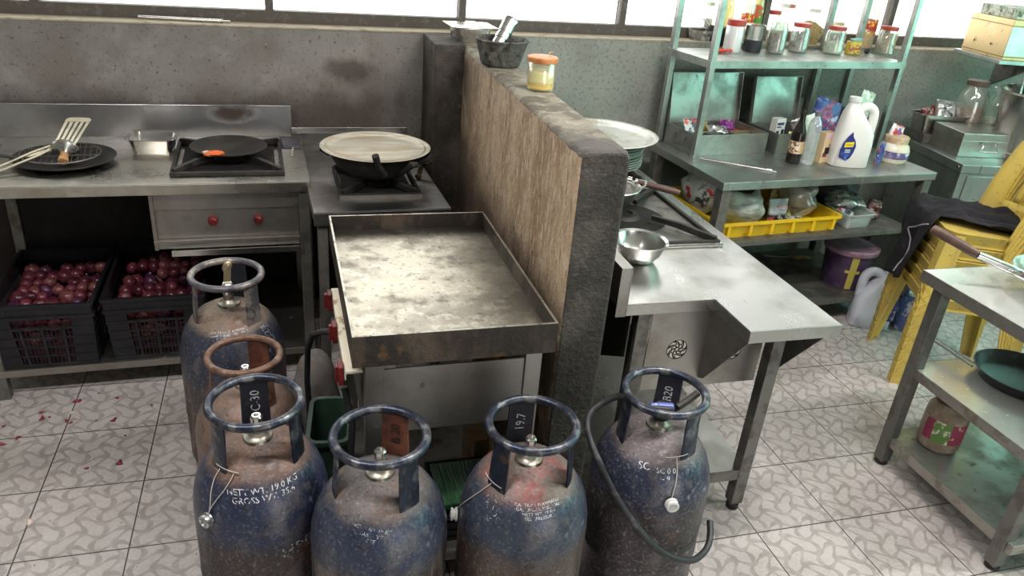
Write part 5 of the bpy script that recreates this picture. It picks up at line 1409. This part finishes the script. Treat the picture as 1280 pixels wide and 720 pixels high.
MB().lathe([(0,.098),(.056,.098),(.057,.102),(.057,.124),(.053,.128),(0,.129)], 32).build('jar_lid', mat('tan_lid', (.52,.36,.22), .5, 0, [dict(col=(.62,.48,.34), scale=14, lo=.5, hi=.6)]), cj)
MB().lathe([(.0745,.026),(.0752,.028),(.0752,.058),(.0745,.060)], 30, a0=R(200), a1=R(335)).build('jar_label', mat('purple_label', (.10,.08,.20), .45, 0, [dict(col=(.55,.55,.60), scale=44, lo=.56, hi=.60), dict(col=(.25,.2,.35), scale=20, lo=.5, hi=.6)]), cj)
# steel rod
a, b_ = at(876, 198, ZS+.006), at(968, 214, ZS+.006)
o = thing('steel_rod', 'long thin steel rod lying along the front of the work shelf', 'rod', a); d = b_-a; L = d.length
o.matrix_world = Matrix.Translation(a) @ d.to_track_quat('X','Z').to_matrix().to_4x4()
MB().tube([(0,0,0),(L*.92,0,0)], .0055, 10).build('shaft', steel_bright, o)
MB().tube([(L*.90,0,0),(L*.97,0,0)], .0085, 10).tube([(L*.97,0,0),(L*1.03,0,0)], .004, 8).tube([(L*.93,-.012,0),(L*.93,.012,0)], .003, 6).build('tip', steel_bright, o)
p = at(1095, 135, .86)
o = thing('black_basin', 'black round basin with a torn packet in it, behind the right post of the rack', 'basin', (2.80, 3.29, .80))
MB().lathe([(0,0),(.085,0),(.095,.01),(.115,.17),(.120,.175),(.115,.178),(.110,.17),(.09,.014),(0,.008)], 40).build('basin_body', iron, o)
packet('snack_packet', 'pale green torn packet standing in the black basin', 'packet', pk_green, (o.location.x+.0, o.location.y-.02, .81), .10,.27,.04,(-.05,.25,.15), 12)

# middle shelf: yellow tray and its bags
ZM = .505
yel = mat('yellow_tray_plastic', (.74,.50,.015), .42, 0, [dict(col=(.58,.34,.02), scale=6, lo=.45, hi=.65, amt=.7), dict(col=(.25,.13,.03), scale=26, lo=.64, hi=.72, amt=.6)])
ty = Vector(rloc(.425, .31, ZM))
m = tub_open(.66,.46,.70,.50,.078, r=.025, t=.006, lipw=.008, liph=.012)
for i in range(6):
    x = -.30+.12*i
    m.box(x-.008,x+.008,-.256,-.236,.012,.066)
for i in range(4):
    y = -.18+.12*i
    m.box(-.356,-.336,y-.008,y+.008,.012,.066)
tag(m.build('yellow_tray', yel, None, loc=ty, rot=(0,0,SYW), smooth=False), 'large yellow plastic tray of bags on the middle shelf of the rack', 'tray')
def tr(x, y, z=.008): return Matrix.Translation(ty) @ Matrix.Rotation(SYW, 4, 'Z') @ Vector((x, y, z))
def bag(name, label, pos, r, h, mt, seed, sx=1, sy=1, cat='bag'):
    m = MB().grid(lambda u, v: (r*sx*math.sin(PI*min(v*.92+.0,1))**.55*math.cos(2*PI*u), r*sy*math.sin(PI*min(v*.92,1))**.55*math.sin(2*PI*u), h*(1-math.cos(PI*v))/2), 34, 20, closeu=True)
    def f(c):
        n1 = noise.noise(c*14+Vector((seed,0,0))); n2 = noise.noise(c*38+Vector((0,seed,0)))
        k = 1+.32*n1+.16*n2
        return Vector((c.x*k, c.y*k, max(0, c.z*(1+.12*n1))))
    m.move(f)
    return tag(m.build(name, mt, None, loc=pos, ang=60), label, cat)
bag_grey = mat('grey_carrier_bag', (.50,.55,.50), .3, 0, [dict(col=(.32,.36,.33), scale=9, stretch=(1,1,3), lo=.45, hi=.6), dict(col=(.72,.75,.70), scale=18, stretch=(.6,1,3), lo=.56, hi=.64)], bump=.6, bscale=20)
bag_print = printed('bag_white_red', (.48,.52,.49), (.05,.06,.07), (.45,.03,.03), 10)
bag('carrier_bag', 'crumpled pale carrier bag at the front left of the yellow tray', tr(-.14,-.10), .105, .17, bag_grey, 1, 1.05, .9)
bag('carrier_bag', 'red, white and black printed bag at the left side of the yellow tray', tr(-.24,.09), .085, .20, bag_print, 2, .9, 1.3)
bag('carrier_bag', 'dark purple-grey bag at the back of the yellow tray', tr(-.05,.12), .10, .19, mat('dark_bag', (.07,.06,.08), .4, 0, bump=.5, bscale=20), 3, 1.2, .9)
o = packet('snack_packet', 'white and red snack packet printed with people, standing in the yellow tray', 'packet', mat('packet_scene', (.50,.62,.66), .35, 0, [
    dict(col=(.04,.03,.05), scale=16, lo=.42, hi=.47, z=(.075,.055), wob=.02), dict(col=(.55,.12,.10), scale=22, lo=.52, hi=.56, z=(.06,.05), wob=.02), dict(col=(.72,.78,.80), scale=24, lo=.5, hi=.6)]), tr(.035,-.165), .105,.135,.03,(-.12,0,.05), 13)
to = text_mesh('ALIBAKA\nKAZ', .019, 'packet_lettering', mat('print_red', (.5,.04,.05), .5), o, lambda x, y: (x, -.024+.0, .105+y), line=.85)
packet('snack_packet', 'golden crumpled packet in the middle of the yellow tray', 'packet', pk_gold, tr(.14,-.10), .12,.11,.05,(-.9,0,.3), 14)
packet('snack_packet', 'shiny golden packet standing behind the see-through bag in the yellow tray', 'packet', pk_gold, tr(.17,.02), .12,.17,.05,(-.3,.4,.2), 15)
packet('snack_packet', 'flat white packet lying at the front edge of the yellow tray', 'packet', pk_white, tr(.15,-.19), .10,.06,.03,(-1.1,0,.1), 16)
bag('clear_bag', 'see-through plastic bag at the right end of the yellow tray', tr(.25,-.04), .085, .16, plastic_bag, 4, 1.0, 1.0)
# clear box with packets beside
p = rloc(.905, .15, ZM)
o = food_tub('clear_box', .16, .17, .075, m_=thin('clear_box_plastic', (.80,.86,.83), .25, .1, .45)); o.location = p; o.rotation_euler = (0,0,SYW)
tag(o, 'clear plastic box with packets on it beside the yellow tray', 'box')
packet('snack_packet', 'silver packet lying on the clear plastic box', 'packet', pk_silver, (p.x,p.y,ZM+.012), .17,.12,.05,(-1.3,0,-.2), 17).location.z = ZM+.065
packet('snack_packet', 'grey and white packet stuffed into the clear plastic box', 'packet', pk_white, (p.x-.01,p.y+.0,ZM+.007), .11,.06,.05,(-.9,0,.1), 18)
packet('snack_packet', 'brown packet standing at the right end of the middle shelf', 'packet', pk_brown, rloc(1.07,.16,ZM), .085,.095,.05,(-.2,.2,.0), 19)
bag('carrier_bag', 'dark crumpled bag at the back right of the middle shelf', rloc(1.02,.40,ZM), .11, .19, mat('grey_bag_dark', (.10,.10,.11), .4, 0, bump=.5, bscale=20), 6, 1.2, .9)
# bottom shelf: bucket and brush
ZB = .145
p = at(1056, 360, ZB)
bu = thing('bucket', 'purple patterned plastic bucket with a pink lid and yellow band on the bottom shelf', 'bucket', (p.x+.035, p.y+.075, ZB))
buck = mat('purple_bucket', (.105,.06,.12), .45, 0, [dict(col=(.32,.26,.24), scale=26, lo=.64, hi=.68, amt=.8), dict(col=(.06,.03,.08), scale=6, lo=.45, hi=.65)])
MB().lathe([(0,0),(.102,0),(.107,.006),(.125,.195),(0,.195)], 40).build('bucket_body', buck, bu)
MB().lathe([(.126,.188),(.134,.190),(.137,.196),(.137,.214),(.131,.220),(.124,.214),(0,.212)], 40).build('bucket_lid', mat('pink_lid', (.34,.20,.27), .5, 0, [dict(col=(.25,.13,.19), scale=9, lo=.5, hi=.65)]), bu)
yb = mat('yellow_band', (.55,.46,.10), .5)
m = MB().lathe([(.1083,.006),(.1255,.188),(.1263,.188),(.1091,.006)], 6, a0=R(238), a1=R(254))
m.lathe([(.1170,.096),(.1184,.112),(.1192,.112),(.1178,.096)], 10, a0=R(228), a1=R(264))
m.build('yellow_band', yb, bu)
p = at(1004, 334, ZB)
o = thing('brush', 'short brush with a wooden handle lying on the bottom shelf', 'brush', (p.x, p.y+.10, ZB), R(-14))
MB().tube([(-.005,0,.014),(.03,0,.016),(.07,0,.016),(.10,0,.014)], [.010,.016,.015,.011], 12).build('brush_handle', wood, o)
MB().tube([(-.16,.01,.010),(-.08,.005,.012),(-.005,0,.014)], .003, 6).build('brush_rod', steel, o)
# white jug and its label on the floor under the rack
p = at(1086, 413, 0)
fj = jug('floor_jug', 'white plastic jug with a blue label on the floor behind the chair leg', (p.x+.035, p.y+.065, 0), R(155), .33, .20, .13, mat('floor_jug_plastic', (.58,.60,.68), .4, 0, [dict(col=(.45,.46,.52), scale=5, lo=.45, hi=.65)]), cap_wh)
MB().box(-.095,.0,.0645,.0655,.06,.17).build('jug_label', mat('jug_label_blue', (.03,.04,.20), .4, 0, [dict(col=(.45,.45,.6), scale=40, lo=.58, hi=.62)]), fj, smooth=False)
MB().box(-.095,.0,-.0655,-.0645,.06,.17).build('jug_label', MATS['jug_label_blue'], fj, smooth=False)
p = at(1135, 410, 0)
jug('floor_jug', 'blue-labelled jug half hidden behind the front leg of the chair stack', (p.x-.02, p.y+.03, 0), R(60), .20, .15, .10, mat('floor_jug_blue', (.10,.12,.30), .4, 0, [dict(col=(.5,.5,.6), scale=20, lo=.55, hi=.6)]), cap_wh)
# ================================================================== cabinet at the right wall
teal_steel = mat('steel_cabinet', (.40,.43,.41), .36, .9, [
    dict(col=(.26,.28,.26), rough=.5, scale=5, stretch=(1,1,.4), lo=.42, hi=.65, amt=.8),
    dict(col=(.10,.075,.055), rough=.8, metal=.2, scale=20, lo=.63, hi=.72, amt=.7)], bump=.05, bscale=60)
CB = Vector((3.19, 2.90, 0)); CBY = R(-9)
cab = thing('steel_cabinet', 'boxy steel cabinet standing between the storage rack and the yellow chairs', 'cabinet', CB, CBY)
MB().box(.01,.90,.012,.55,.03,.775).build('cabinet_body', teal_steel, cab, smooth=False, bevel=.003)
m = MB().box(0,.91,0,.56,.775,.82); m.build('cabinet_top', teal_steel, cab, smooth=False, bevel=.004)
MB().box(.02,.90,.38,.55,.82,.868).build('back_ledge', steel_leg, cab, smooth=False, bevel=.003)
MB().box(.05,.88,.006,.012,.06,.76).build('door', teal_steel, cab, smooth=False, bevel=.002)
MB().box(.10,.102,-.002,.0,.776,.819).build('top_seam', steel_leg, cab, smooth=False)
MB().lathe([(0,0),(.010,0),(.008,.004),(0,.005)], 14, Matrix.Translation((0,.03,.80)) @ Matrix.Rotation(-PI/2,4,'Y')).build('rivet', steel_leg, cab)
for x, y in ((.04,.04),(.86,.04),(.04,.52),(.86,.52)): MB().box(x-.02,x+.02,y-.02,y+.02,0,.03).build('foot', iron, cab, smooth=False)
def cl(x, y, z): return cab.matrix_basis @ Vector((x, y, z))
# steel case with a handle
cs = thing('steel_case', 'flat steel case with a wire handle lying on the steel cabinet', 'case', cl(.065,.145,.82), R(-8))
case_m = mat('case_steel', (.52,.50,.46), .3, .95, [dict(col=(.36,.33,.29), rough=.5, scale=6, lo=.42, hi=.65, amt=.8)])
MB().box(0,.30,0,.235,0,.085).build('case_body', case_m, cs, smooth=False, bevel=.003)
MB().box(-.004,.304,-.004,.239,.085,.122).build('case_lid', case_m, cs, smooth=False, bevel=.003)
MB().tube([(.11,-.004,.075),(.115,-.016,.062),(.10,-.022,.035),(.20,-.022,.035),(.185,-.016,.062),(.19,-.004,.075)], .0035, 8).box(.105,.195,-.008,-.002,.068,.082).build('case_handle', steel_bright, cs)
# tub with packets
tp_ = cl(.045,.475,.868)
o = food_tub('deep_tub', .26, .13, .10, m_=steel); o.location = cl(.135,.465,.868); o.rotation_euler = (0,0,R(-8)); tag(o, 'steel tub full of packets at the back of the cabinet beside the wall', 'tub')
packet('snack_packet', 'silver and white packet bulging out of the steel tub by the wall', 'packet', pk_silver, cl(.16,.455,.925), .12,.11,.05,(-.4,.1,-.1), 21)
packet('snack_packet', 'dark green packet in the left of the steel tub by the wall', 'packet', pk_brown, cl(.08,.46,.925), .08,.07,.04,(-.6,-.1,.1), 22)
red_box = mat('red_box', (.30,.05,.05), .5, 0, [dict(col=(.20,.04,.04), scale=14, lo=.5, hi=.6)])
tag(MB().boxc((0,0,.02),(.13,.05,.035),(0,R(8),0)).build('red_box', red_box, None, smooth=False, bevel=.003, loc=cl(.17,.505,.955)), 'flat dark red box behind the packets in the steel tub', 'box')
def big_jar(x, y, label, fill, fillh, lid, r=.075, h=.21):
    p = cl(x, y, .868); o = thing('storage_jar', label, 'jar', p)
    MB().lathe([(0,0),(r*.95,0),(r,.008),(r,h*.66),(r*.9,h*.78),(r*.62,h*.9),(r*.62,h),(r*.59,h),(r*.59,h*.9),(r*.87,h*.78),(r*.965,h*.65),(r*.965,.01),(0,.006)], 32).build('jar_glass', glass_jar, o)
    MB().lathe([(0,.007),(r*.94,.009),(r*.955,.014),(r*.955,h*fillh),(0,h*fillh+.004)], 28).build('contents', fill, o)
    if lid: MB().lathe([(r*.66,h-.014),(r*.70,h-.012),(r*.70,h+.010),(r*.64,h+.014),(0,h+.014)], 28).build('jar_lid', lid, o)
big_jar(.30,.47, 'big glass jar of red-brown powder with a dark lid behind the steel case', f_red, .50, mat('dark_lid', (.10,.07,.055), .5), .080, .27)
big_jar(.42,.40+.02, 'big glass jar of pale lumps between the brown jar and the large pot', f_pale, .38, thin('lid_clear', (.8,.9,.85), .25, .1, .5), .070, .25)
# big flared pot with ladles
pt_ = thing('large_pot', 'large flared steel pot holding ladles on the steel cabinet', 'pot', cl(.475,.20,.82))
MB().lathe([(0,0),(.150,0),(.156,.004),(.150,.010),(.156,.016),(.150,.022),(.156,.028),(.148,.036),(.150,.05),(.172,.16),(.196,.32),(.202,.325),(.204,.332),(.198,.332),(.192,.322),(.166,.16),(.14,.03),(0,.028)], 56).build('pot_body', mat('ribbed_pot_steel', (.56,.54,.52), .26, 1, [dict(col=(.40,.33,.22), rough=.4, scale=3.5, stretch=(1,1,.1), lo=.44, hi=.6, amt=.7), dict(col=(.66,.68,.72), scale=4, stretch=(2,2,.05), lo=.5, hi=.62, amt=.7)]), pt_)
pl_ = pt_.location
o = thing('black_ladle', 'black ladle standing in the large pot', 'ladle', pl_+Vector((-.04,-.04,.03)))
MB().tube([(0,0,.02),(.03,-.02,.2),(.05,-.03,.36)], [.012,.011,.010], 8).build('ladle_shaft', iron, o)
MB().torus((.054,-.032,.375), .020, .007, 18, 8, Matrix.Translation((.054,-.032,.375)) @ Matrix.Rotation(R(70),4,'X') @ Matrix.Translation((-.054,.032,-.375))).build('ladle_hook', iron, o)
o = thing('steel_spoon', 'thin pale spoon handle sticking out of the left of the large pot', 'spoon', pl_+Vector((-.10,.02,.03)))
MB().tube([(.02,0,.01),(-.03,.0,.25),(-.05,.01,.40)], [.006,.005,.007], 8).build('spoon_handle', steel_bright, o)
o = tag(MB().lathe([(0,0),(.05,.004),(.085,.045),(.088,.05),(.083,.048),(.05,.010),(0,.006)], 32).build('metal_bowl', steel_bright, None, loc=pl_+Vector((-.07,.06,.30)), rot=(R(-14),R(10),0)), 'small bright metal bowl resting inside the large pot', 'bowl')

# wall shelf with the oil tin
ws = thing('wall_shelf', 'narrow steel shelf fixed to the wall under the big yellowed tin', 'shelf', (3.44,3.12,1.27), R(-10))
MB().box(-.015,.62,-.01,.36,.0,.020).build('shelf_board', teal_steel, ws, smooth=False, bevel=.002)
Mx2 = Matrix(((0,0,1,0),(1,0,0,0),(0,1,0,0),(0,0,0,1)))
for x in (.25,.55): MB().prism([(.36,0),(.05,0),(.36,-.16)], x, x+.02, Mx2).build('bracket', steel_leg, ws, smooth=False)
tin_m = mat('yellowed_tin', (.66,.50,.26), .42, .55, [dict(col=(.45,.28,.10), scale=28, lo=.60, hi=.68, amt=.8), dict(col=(.78,.66,.42), scale=4, lo=.45, hi=.65)])
tn = thing('oil_tin', 'big square yellowed tin on the wall shelf at the top right', 'tin', (3.44,3.12,1.29), R(-10))
MB().box(0,.33,0,.33,0,.19).build('tin_body', tin_m, tn, smooth=False, bevel=.004)
MB().box(-.003,.333,-.003,.333,.014,.018).box(-.003,.333,-.003,.333,.160,.164).build('tin_seam', mat('tin_seam', (.30,.20,.09), .5, .5), tn, smooth=False)
MB().box(.0,.33,-.004,-.001,.02,.158).build('tin_front', mat('tin_front', (.50,.58,.52), .4, .6, [dict(col=(.62,.70,.64), scale=6, lo=.45, hi=.6)]), tn, smooth=False)
hole = mat('tin_hole', (.02,.015,.01), .8)
for y, z in ((.11,.062),(.24,.062)): MB().lathe([(0,0),(.006,0),(0,.001)], 14, Matrix.Translation((-.0045,y,z)) @ Matrix.Rotation(PI/2,4,'Y')).build('tin_hole', hole, tn)
o = carton('packet_tray', 'low tray of small green and white packets on top of the big tin', tn.matrix_basis @ Vector((.12,.17,.191)), .20,.26,.05,R(-10), mat('tray_of_packets', (.30,.34,.26), .6, 0, [dict(col=(.55,.58,.48), scale=22, lo=.48, hi=.54), dict(col=(.10,.12,.09), scale=30, lo=.54, hi=.6)]), cat='tray')
o = tag(MB().tube([(0,0,0),(.05,0,.012),(.10,0,0),(.15,0,.012),(.20,0,0),(.26,0,.010)], .0025, 6).build('coiled_wire', steel, None, loc=tn.matrix_basis @ Vector((.06,.10,.245))), 'bent wire lying on the small packets above the big tin', 'wire')

# ================================================================== chairs
ch_yel = mat('yellow_chair_plastic', (.57,.42,.085), .45, 0, [
    dict(col=(.46,.34,.11), scale=5, lo=.42, hi=.65, amt=.8),
    dict(col=(.30,.19,.07), scale=12, stretch=(1,1,.4), lo=.56, hi=.70, amt=.6),
    dict(col=(.16,.10,.05), scale=50, lo=.62, hi=.68, amt=.6)], bump=.05)
def make_chair():
    o = thing('plastic_chair', 'x', 'chair', (0,0,0), 0, 'yellow plastic chairs in the stack')
    # seat: shallow upside-down tray
    s = tub_open(.405,.40,.375,.375,.055,r=.06,t=.005,lipw=.003,liph=.008)
    s.move(lambda c: Vector((c.x*(1-.10*(c.y+.2)/.4), c.y+.20, .430-c.z*(1 if c.z > .02 else 1) - .012*max(0,(c.y+.2)/.4))))
    s.build('seat', ch_yel, o, ang=40)
    def leg(x, y, fx, fy, sx, sy):
        w = .068; t = .008
        m = MB()
        top = [(0,0),(sx*w,0),(sx*w,sy*t),(sx*t,sy*t),(sx*t,sy*w),(0,sy*w)]
        w2 = .046
        bot = [(0,0),(sx*w2,0),(sx*w2,sy*t),(sx*t,sy*t),(sx*t,sy*w2),(0,sy*w2)]
        m.prism([(fx+a, fy+b_) for a, b_ in bot], 0, .415, top=[(x+a, y+b_) for a, b_ in top])
        # raised ridges crossing on the lower part of the outer faces
        for k in range(4):
            z0, z1 = .04+.045*k, .085+.045*k
            for (a0, a1) in ((.1,.9),(.9,.1)):
                def P(a, z, face):
                    q = z/.415; ww = w2+(w-w2)*q
                    bx, by = fx+(x-fx)*q, fy+(y-fy)*q
                    return Vector((bx+sx*ww*a, by-sy*.0005, z)) if face == 0 else Vector((bx-sx*.0005, by+sy*ww*a, z))
                for face in (0, 1): m.bar(P(a0, z0, face), P(a1, z1, face), .004, .005)
        return m.build('leg', ch_yel, o, smooth=False)
    leg(-.200,.005,-.215,-.030, 1, 1); leg(.200,.005,.215,-.030,-1,1)
    leg(-.180,.395,-.200,.450, 1,-1); leg(.180,.395,.200,.450,-1,-1)
    def bp(u, t):
        z = .405 + .43*t; y = .235 + .05*t + .09*t*t + .145*(1-abs(u)**2.4)*(1-.35*t)
        return Vector((u*(.192+.018*t - .05*max(0,t-.82)/.18*abs(u)), y, z - .035*max(0,(t-.8)/.2)*u*u))
    m = MB()
    def strip(u0, u1, t0, t1, nu, nt):
        m.grid(lambda a, b_: bp(u0+(u1-u0)*a, t0+(t1-t0)*b_), nu, nt)
    strip(-1,-.74,0,1,3,14); strip(.74,1,0,1,3,14); strip(-.74,.74,.86,1,12,3); strip(-.74,.74,0,.22,12,3)
    for k in range(5):
        c = -.54+.27*k; strip(c-.055, c+.055, .22,.86,2,10)
    m.build('backrest', ch_yel, o, solid=.009, ang=60)
    mm = MB()
    for k in range(7):
        c = -.42+.14*k
        mm.box(-.004,.004,-.003,.003,0,.045, Matrix.Translation(bp(c,.06)+Vector((0,-.007,0))))
    mm.build('raised_marks', ch_yel, o, smooth=False)
    return o
NF, FF = Vector((2.575,2.30,0)), Vector((2.745,2.655,0))
w_ax = (FF-NF).normalized(); rzc = math.atan2(w_ax.y, w_ax.x)
org = (NF+FF)/2
# local x -> far side, local y -> toward the back of the chair (to the right)
c0_ = make_chair()
c0_.rotation_euler = (0,0,rzc-PI)     # flip so that local y points right
labs = ['yellow plastic chair at the bottom of the stack, its feet on the floor','second yellow plastic chair from the bottom of the stack','third yellow plastic chair from the bottom of the stack','third yellow plastic chair from the top of the stack','yellow plastic chair just under the topmost one','topmost yellow plastic chair of the stack, under the dark jacket']
stack = []
for k in range(6):
    o = c0_ if k == 0 else copy_tree(c0_)
    o.location = (org.x, org.y, .060*k); o['label'] = labs[k]; stack.append(o)
topc = stack[-1]
# dark jacket
jk = mat('dark_jacket_cloth', (.010,.009,.013), .9, 0, [dict(col=(.024,.021,.027), scale=9, lo=.45, hi=.65), dict(col=(.10,.09,.09), scale=60, lo=.66, hi=.7, amt=.5)], bump=.3, bscale=120)
tm = topc.matrix_basis.copy()
SZ = .430 + .003
def cloth(u, v):
    # v: 0 at the back of the seat, .58 at the front edge, 1 hem; u: 0 far side, 1 near side
    vf = .56
    if v < vf:
        q = v/vf; y = .36 - .37*q; near = .19 - .10*q**1.5 ; x = -.215 + (near+.215)*u
        fold = .020+.020*noise.noise(Vector((u*3.0, v*4, 1))) + .026*abs(noise.noise(Vector((u*6+v*3, v*7-u*2, 4)))) + .012*math.sin(u*9+v*14)*math.sin(PI*u)
        z = SZ + max(.004, fold) - (.0 if x > -.2 else .02)
    else:
        q = (v-vf)/(1-vf); hang = .37
        near = .12 - .12*q
        x = -.222 + (near+.222)*u
        y = -.012 - .010*math.sin(PI*min(1,q*2)) - .02*q + .022*math.sin(u*11+1)*min(1,q*1.5) - .004
        z = SZ + .012 - hang*q*(1-.12*u) + .006*math.sin(u*7)*q
        y -= .012
    n_ = noise.noise(Vector((u*8, v*8, 9)))*.006
    return tm @ Vector((x, y+n_, z+abs(n_)*.6))
jt = MB().grid(cloth, 44, 60).build('dark_jacket', jk, None, solid=.004, ang=180)
tag(jt, 'dark jacket with grey piping draped over the top chair of the stack', 'jacket')
pip = mat('grey_piping', (.30,.28,.30), .7)
L = [cloth(.98-.5*a, .60+.10*a)+Vector((-.010,.004,.004)) for a in (0,.25,.5,.75,1)]
L2 = [cloth(.48+.42*a, .70+.26*a)+Vector((-.012,.005,.0)) for a in (0,.2,.4,.6,.8,1)]
MB().tube(L, .0035, 6).build('piping', pip, jt)
MB().tube(L2, .0035, 6).build('piping', pip, jt)
hem = [cloth(a, 1.0) for a in [i/12 for i in range(13)]]
MB().tube(hem, .0035, 6).build('hem', jk, jt)

# ================================================================== trolley in the right foreground
TX, TY = 2.062, 1.862
tl = thing('steel_trolley', 'three-tier steel trolley in the right foreground', 'trolley', (TX, TY, 0), R(.0))
tr_steel = mat('trolley_steel', (.74,.76,.73), .18, .62, [
    dict(col=(.60,.61,.57), rough=.35, scale=5, lo=.42, hi=.68, amt=.5), dict(col=(.70,.71,.69), scale=9, lo=.5, hi=.65, amt=.4),
    dict(col=(.16,.15,.13), rough=.7, metal=.3, scale=34, lo=.64, hi=.72, amt=.6)], bump=.012, bscale=26)
tr_edge = mat('trolley_edge', (.40,.38,.345), .42, .9, [dict(col=(.24,.215,.18), rough=.6, scale=14, lo=.45, hi=.62, amt=.8)], bump=.06)
TW, TD = 1.15, .61
tr_low = mat('trolley_steel_grimy', (.38,.41,.39), .30, .85, [dict(col=(.20,.20,.18), rough=.55, scale=6, detail=8, lo=.42, hi=.62, amt=.8), dict(col=(.08,.075,.065), rough=.7, metal=.3, scale=30, lo=.60, hi=.70, amt=.7)], bump=.02, bscale=30)
def tier(z, lip, nm_, x0=0, y1=0):
    MB().box(x0, TW, -TD, y1, z-.003, z).build(nm_, tr_low if z < .2 else tr_steel, tl, smooth=False)
    MB().box(x0-.002, x0+.002, -TD, y1, z-lip, z+.0008).box(x0, TW, y1-.002, y1+.002, z-lip, z+.0008).box(x0, TW, -TD-.002, -TD+.002, z-lip, z+.0008).build(nm_+'_edge', tr_edge, tl, smooth=False, bevel=.001)
tier(.782, .040, 'top_tier', -.015, .010)
tier(.425, .036, 'middle_tier', .028, -.02)
tier(.125, .036, 'bottom_tier', .028, -.02)
for x, y in ((.038,-.045),(.038,-.57),(TW-.04,-.045),(TW-.04,-.57)):
    square_leg(x, y, .018, .778, .042).build('leg', steel_leg, tl, smooth=False, bevel=.002)
    MB().lathe([(0,0),(.019,0),(.023,.004),(.023,.018),(0,.018)], 16, Matrix.Translation((x,y,0))).build('foot', iron, tl)
TT = .782
# wok with a wooden handle on top
kc = at(1312, 366, TT)
kc = Vector((2.375, 1.640, TT))
kw = thing('handled_wok', 'steel pan with a long brown wooden handle on the trolley top', 'pan', kc)
MB().lathe([(0,0),(.055,.0),(.10,.016),(.135,.045),(.152,.075),(.156,.077),(.153,.080),(.148,.077),(.130,.049),(.095,.021),(.05,.005),(0,.004)], 40).build('bowl', mat('greasy_pan_steel', (.38,.37,.33), .35, .9, [dict(col=(.16,.12,.09), rough=.6, scale=12, lo=.45, hi=.62, amt=.8)]), kw)
hA = Vector((-.140,.045,.070)); hB = at(1222,318,.895)-kc; hC = at(1166,286,.945)-kc
MB().tube([hA+Vector((.02,-.006,-.01)), hA, hA.lerp(hB,.5), hB], [.008,.010,.012,.012], 12).build('handle_socket', steel_bright, kw)
MB().tube([hB, hB.lerp(hC,.15), hB.lerp(hC,.8), hC, hC+(hC-hB).normalized()*.004], [.013,.0155,.0165,.015,.008], 14).build('grip', wood_dark, kw)
a = at(1203,314,.80); b_ = at(1300,360,.872)
o = thing('thin_tongs', 'pair of thin wire tongs resting across the pan on the trolley top', 'tongs', a)
d = b_-a
MB().tube([(0,0,0), tuple(d*.5), tuple(d)], .0035, 8).build('tong_arm', steel_bright, o)
MB().tube([(0,0,0), tuple(d*.5+Vector((.004,-.016,.0))), tuple(d+Vector((.004,-.022,0)))], .0035, 8).build('tong_arm', steel_bright, o)
# frying pan on the middle tier
fc = Vector((2.415, 1.665, .425))
fp = thing('frying_pan', 'black frying pan with a twin-wire handle on the middle tier of the trolley', 'pan', fc)
MB().lathe([(0,0),(.125,0),(.135,.005),(.158,.042),(.160,.044),(.156,.045),(.132,.009),(.122,.005),(0,.005)], 52).build('pan_body', mat('black_pan', (.016,.017,.018), .38, .2, [dict(col=(.05,.05,.048), scale=30, lo=.55, hi=.7)]), fp)
e = at(1163, 421, .470) - fc
s_ = Vector((-.140,.075,.036))
dd = (e-s_).normalized(); q_ = Vector((-dd.y, dd.x, 0)).normalized()*.010
MB().tube([s_+q_*1.3, e+q_, e+dd*.012, e-q_, s_-q_*1.3], .0046, 8).build('wire_handle', steel_bright, fp)
o = tag(MB().lathe([(0,0),(.05,.004),(.085,.03),(.098,.055),(.100,.058),(.095,.056),(.08,.032),(.048,.010),(0,.007)], 40).build('black_bowl', mat('black_iron_bowl', (.02,.02,.018), .5, .4, [dict(col=(.09,.085,.07), scale=20, lo=.48, hi=.62)], bump=.4), None, loc=(2.355+.02,1.452,.425)), 'rough black iron bowl at the near edge of the middle trolley tier', 'bowl')
# old jar with a label on the bottom tier
p = at(1176, 562, .125)
oj = thing('old_jar', 'dusty brown jar with a green and maroon label on the bottom trolley tier', 'jar', (p.x+.010, p.y+.034, .125))
dusty = mat('dusty_jar', (.20,.15,.105), .55, 0, [dict(col=(.30,.25,.19), scale=14, lo=.45, hi=.62), dict(col=(.16,.11,.08), scale=30, lo=.56, hi=.64)], bump=.2)
MB().lathe([(0,0),(.060,0),(.068,.006),(.072,.02),(.072,.135),(.069,.160),(.056,.178),(.052,.186),(.052,.198),(0,.198)], 36).build('jar_body', dusty, oj)
MB().lathe([(.053,.186),(.056,.188),(.056,.208),(.052,.212),(0,.212)], 32).build('jar_lid', mat('dull_maroon_lid', (.12,.035,.03), .5), oj)
MB().lathe([(.0722,.045),(.0730,.045),(.0730,.128),(.0722,.128)], 40, a0=R(170), a1=R(335)).build('jar_label', mat('label_maroon', (.24,.03,.07), .5, 0, [dict(col=(.50,.38,.20), scale=40, lo=.60, hi=.64)]), oj)
MB().lathe([(.0731,.045),(.0736,.045),(.0736,.130),(.0731,.130)], 16, a0=R(198), a1=R(243)).build('jar_label', mat('label_green', (.10,.20,.05), .5, 0, [dict(col=(.62,.62,.45), scale=24, lo=.50, hi=.56, amt=.9)]), oj)
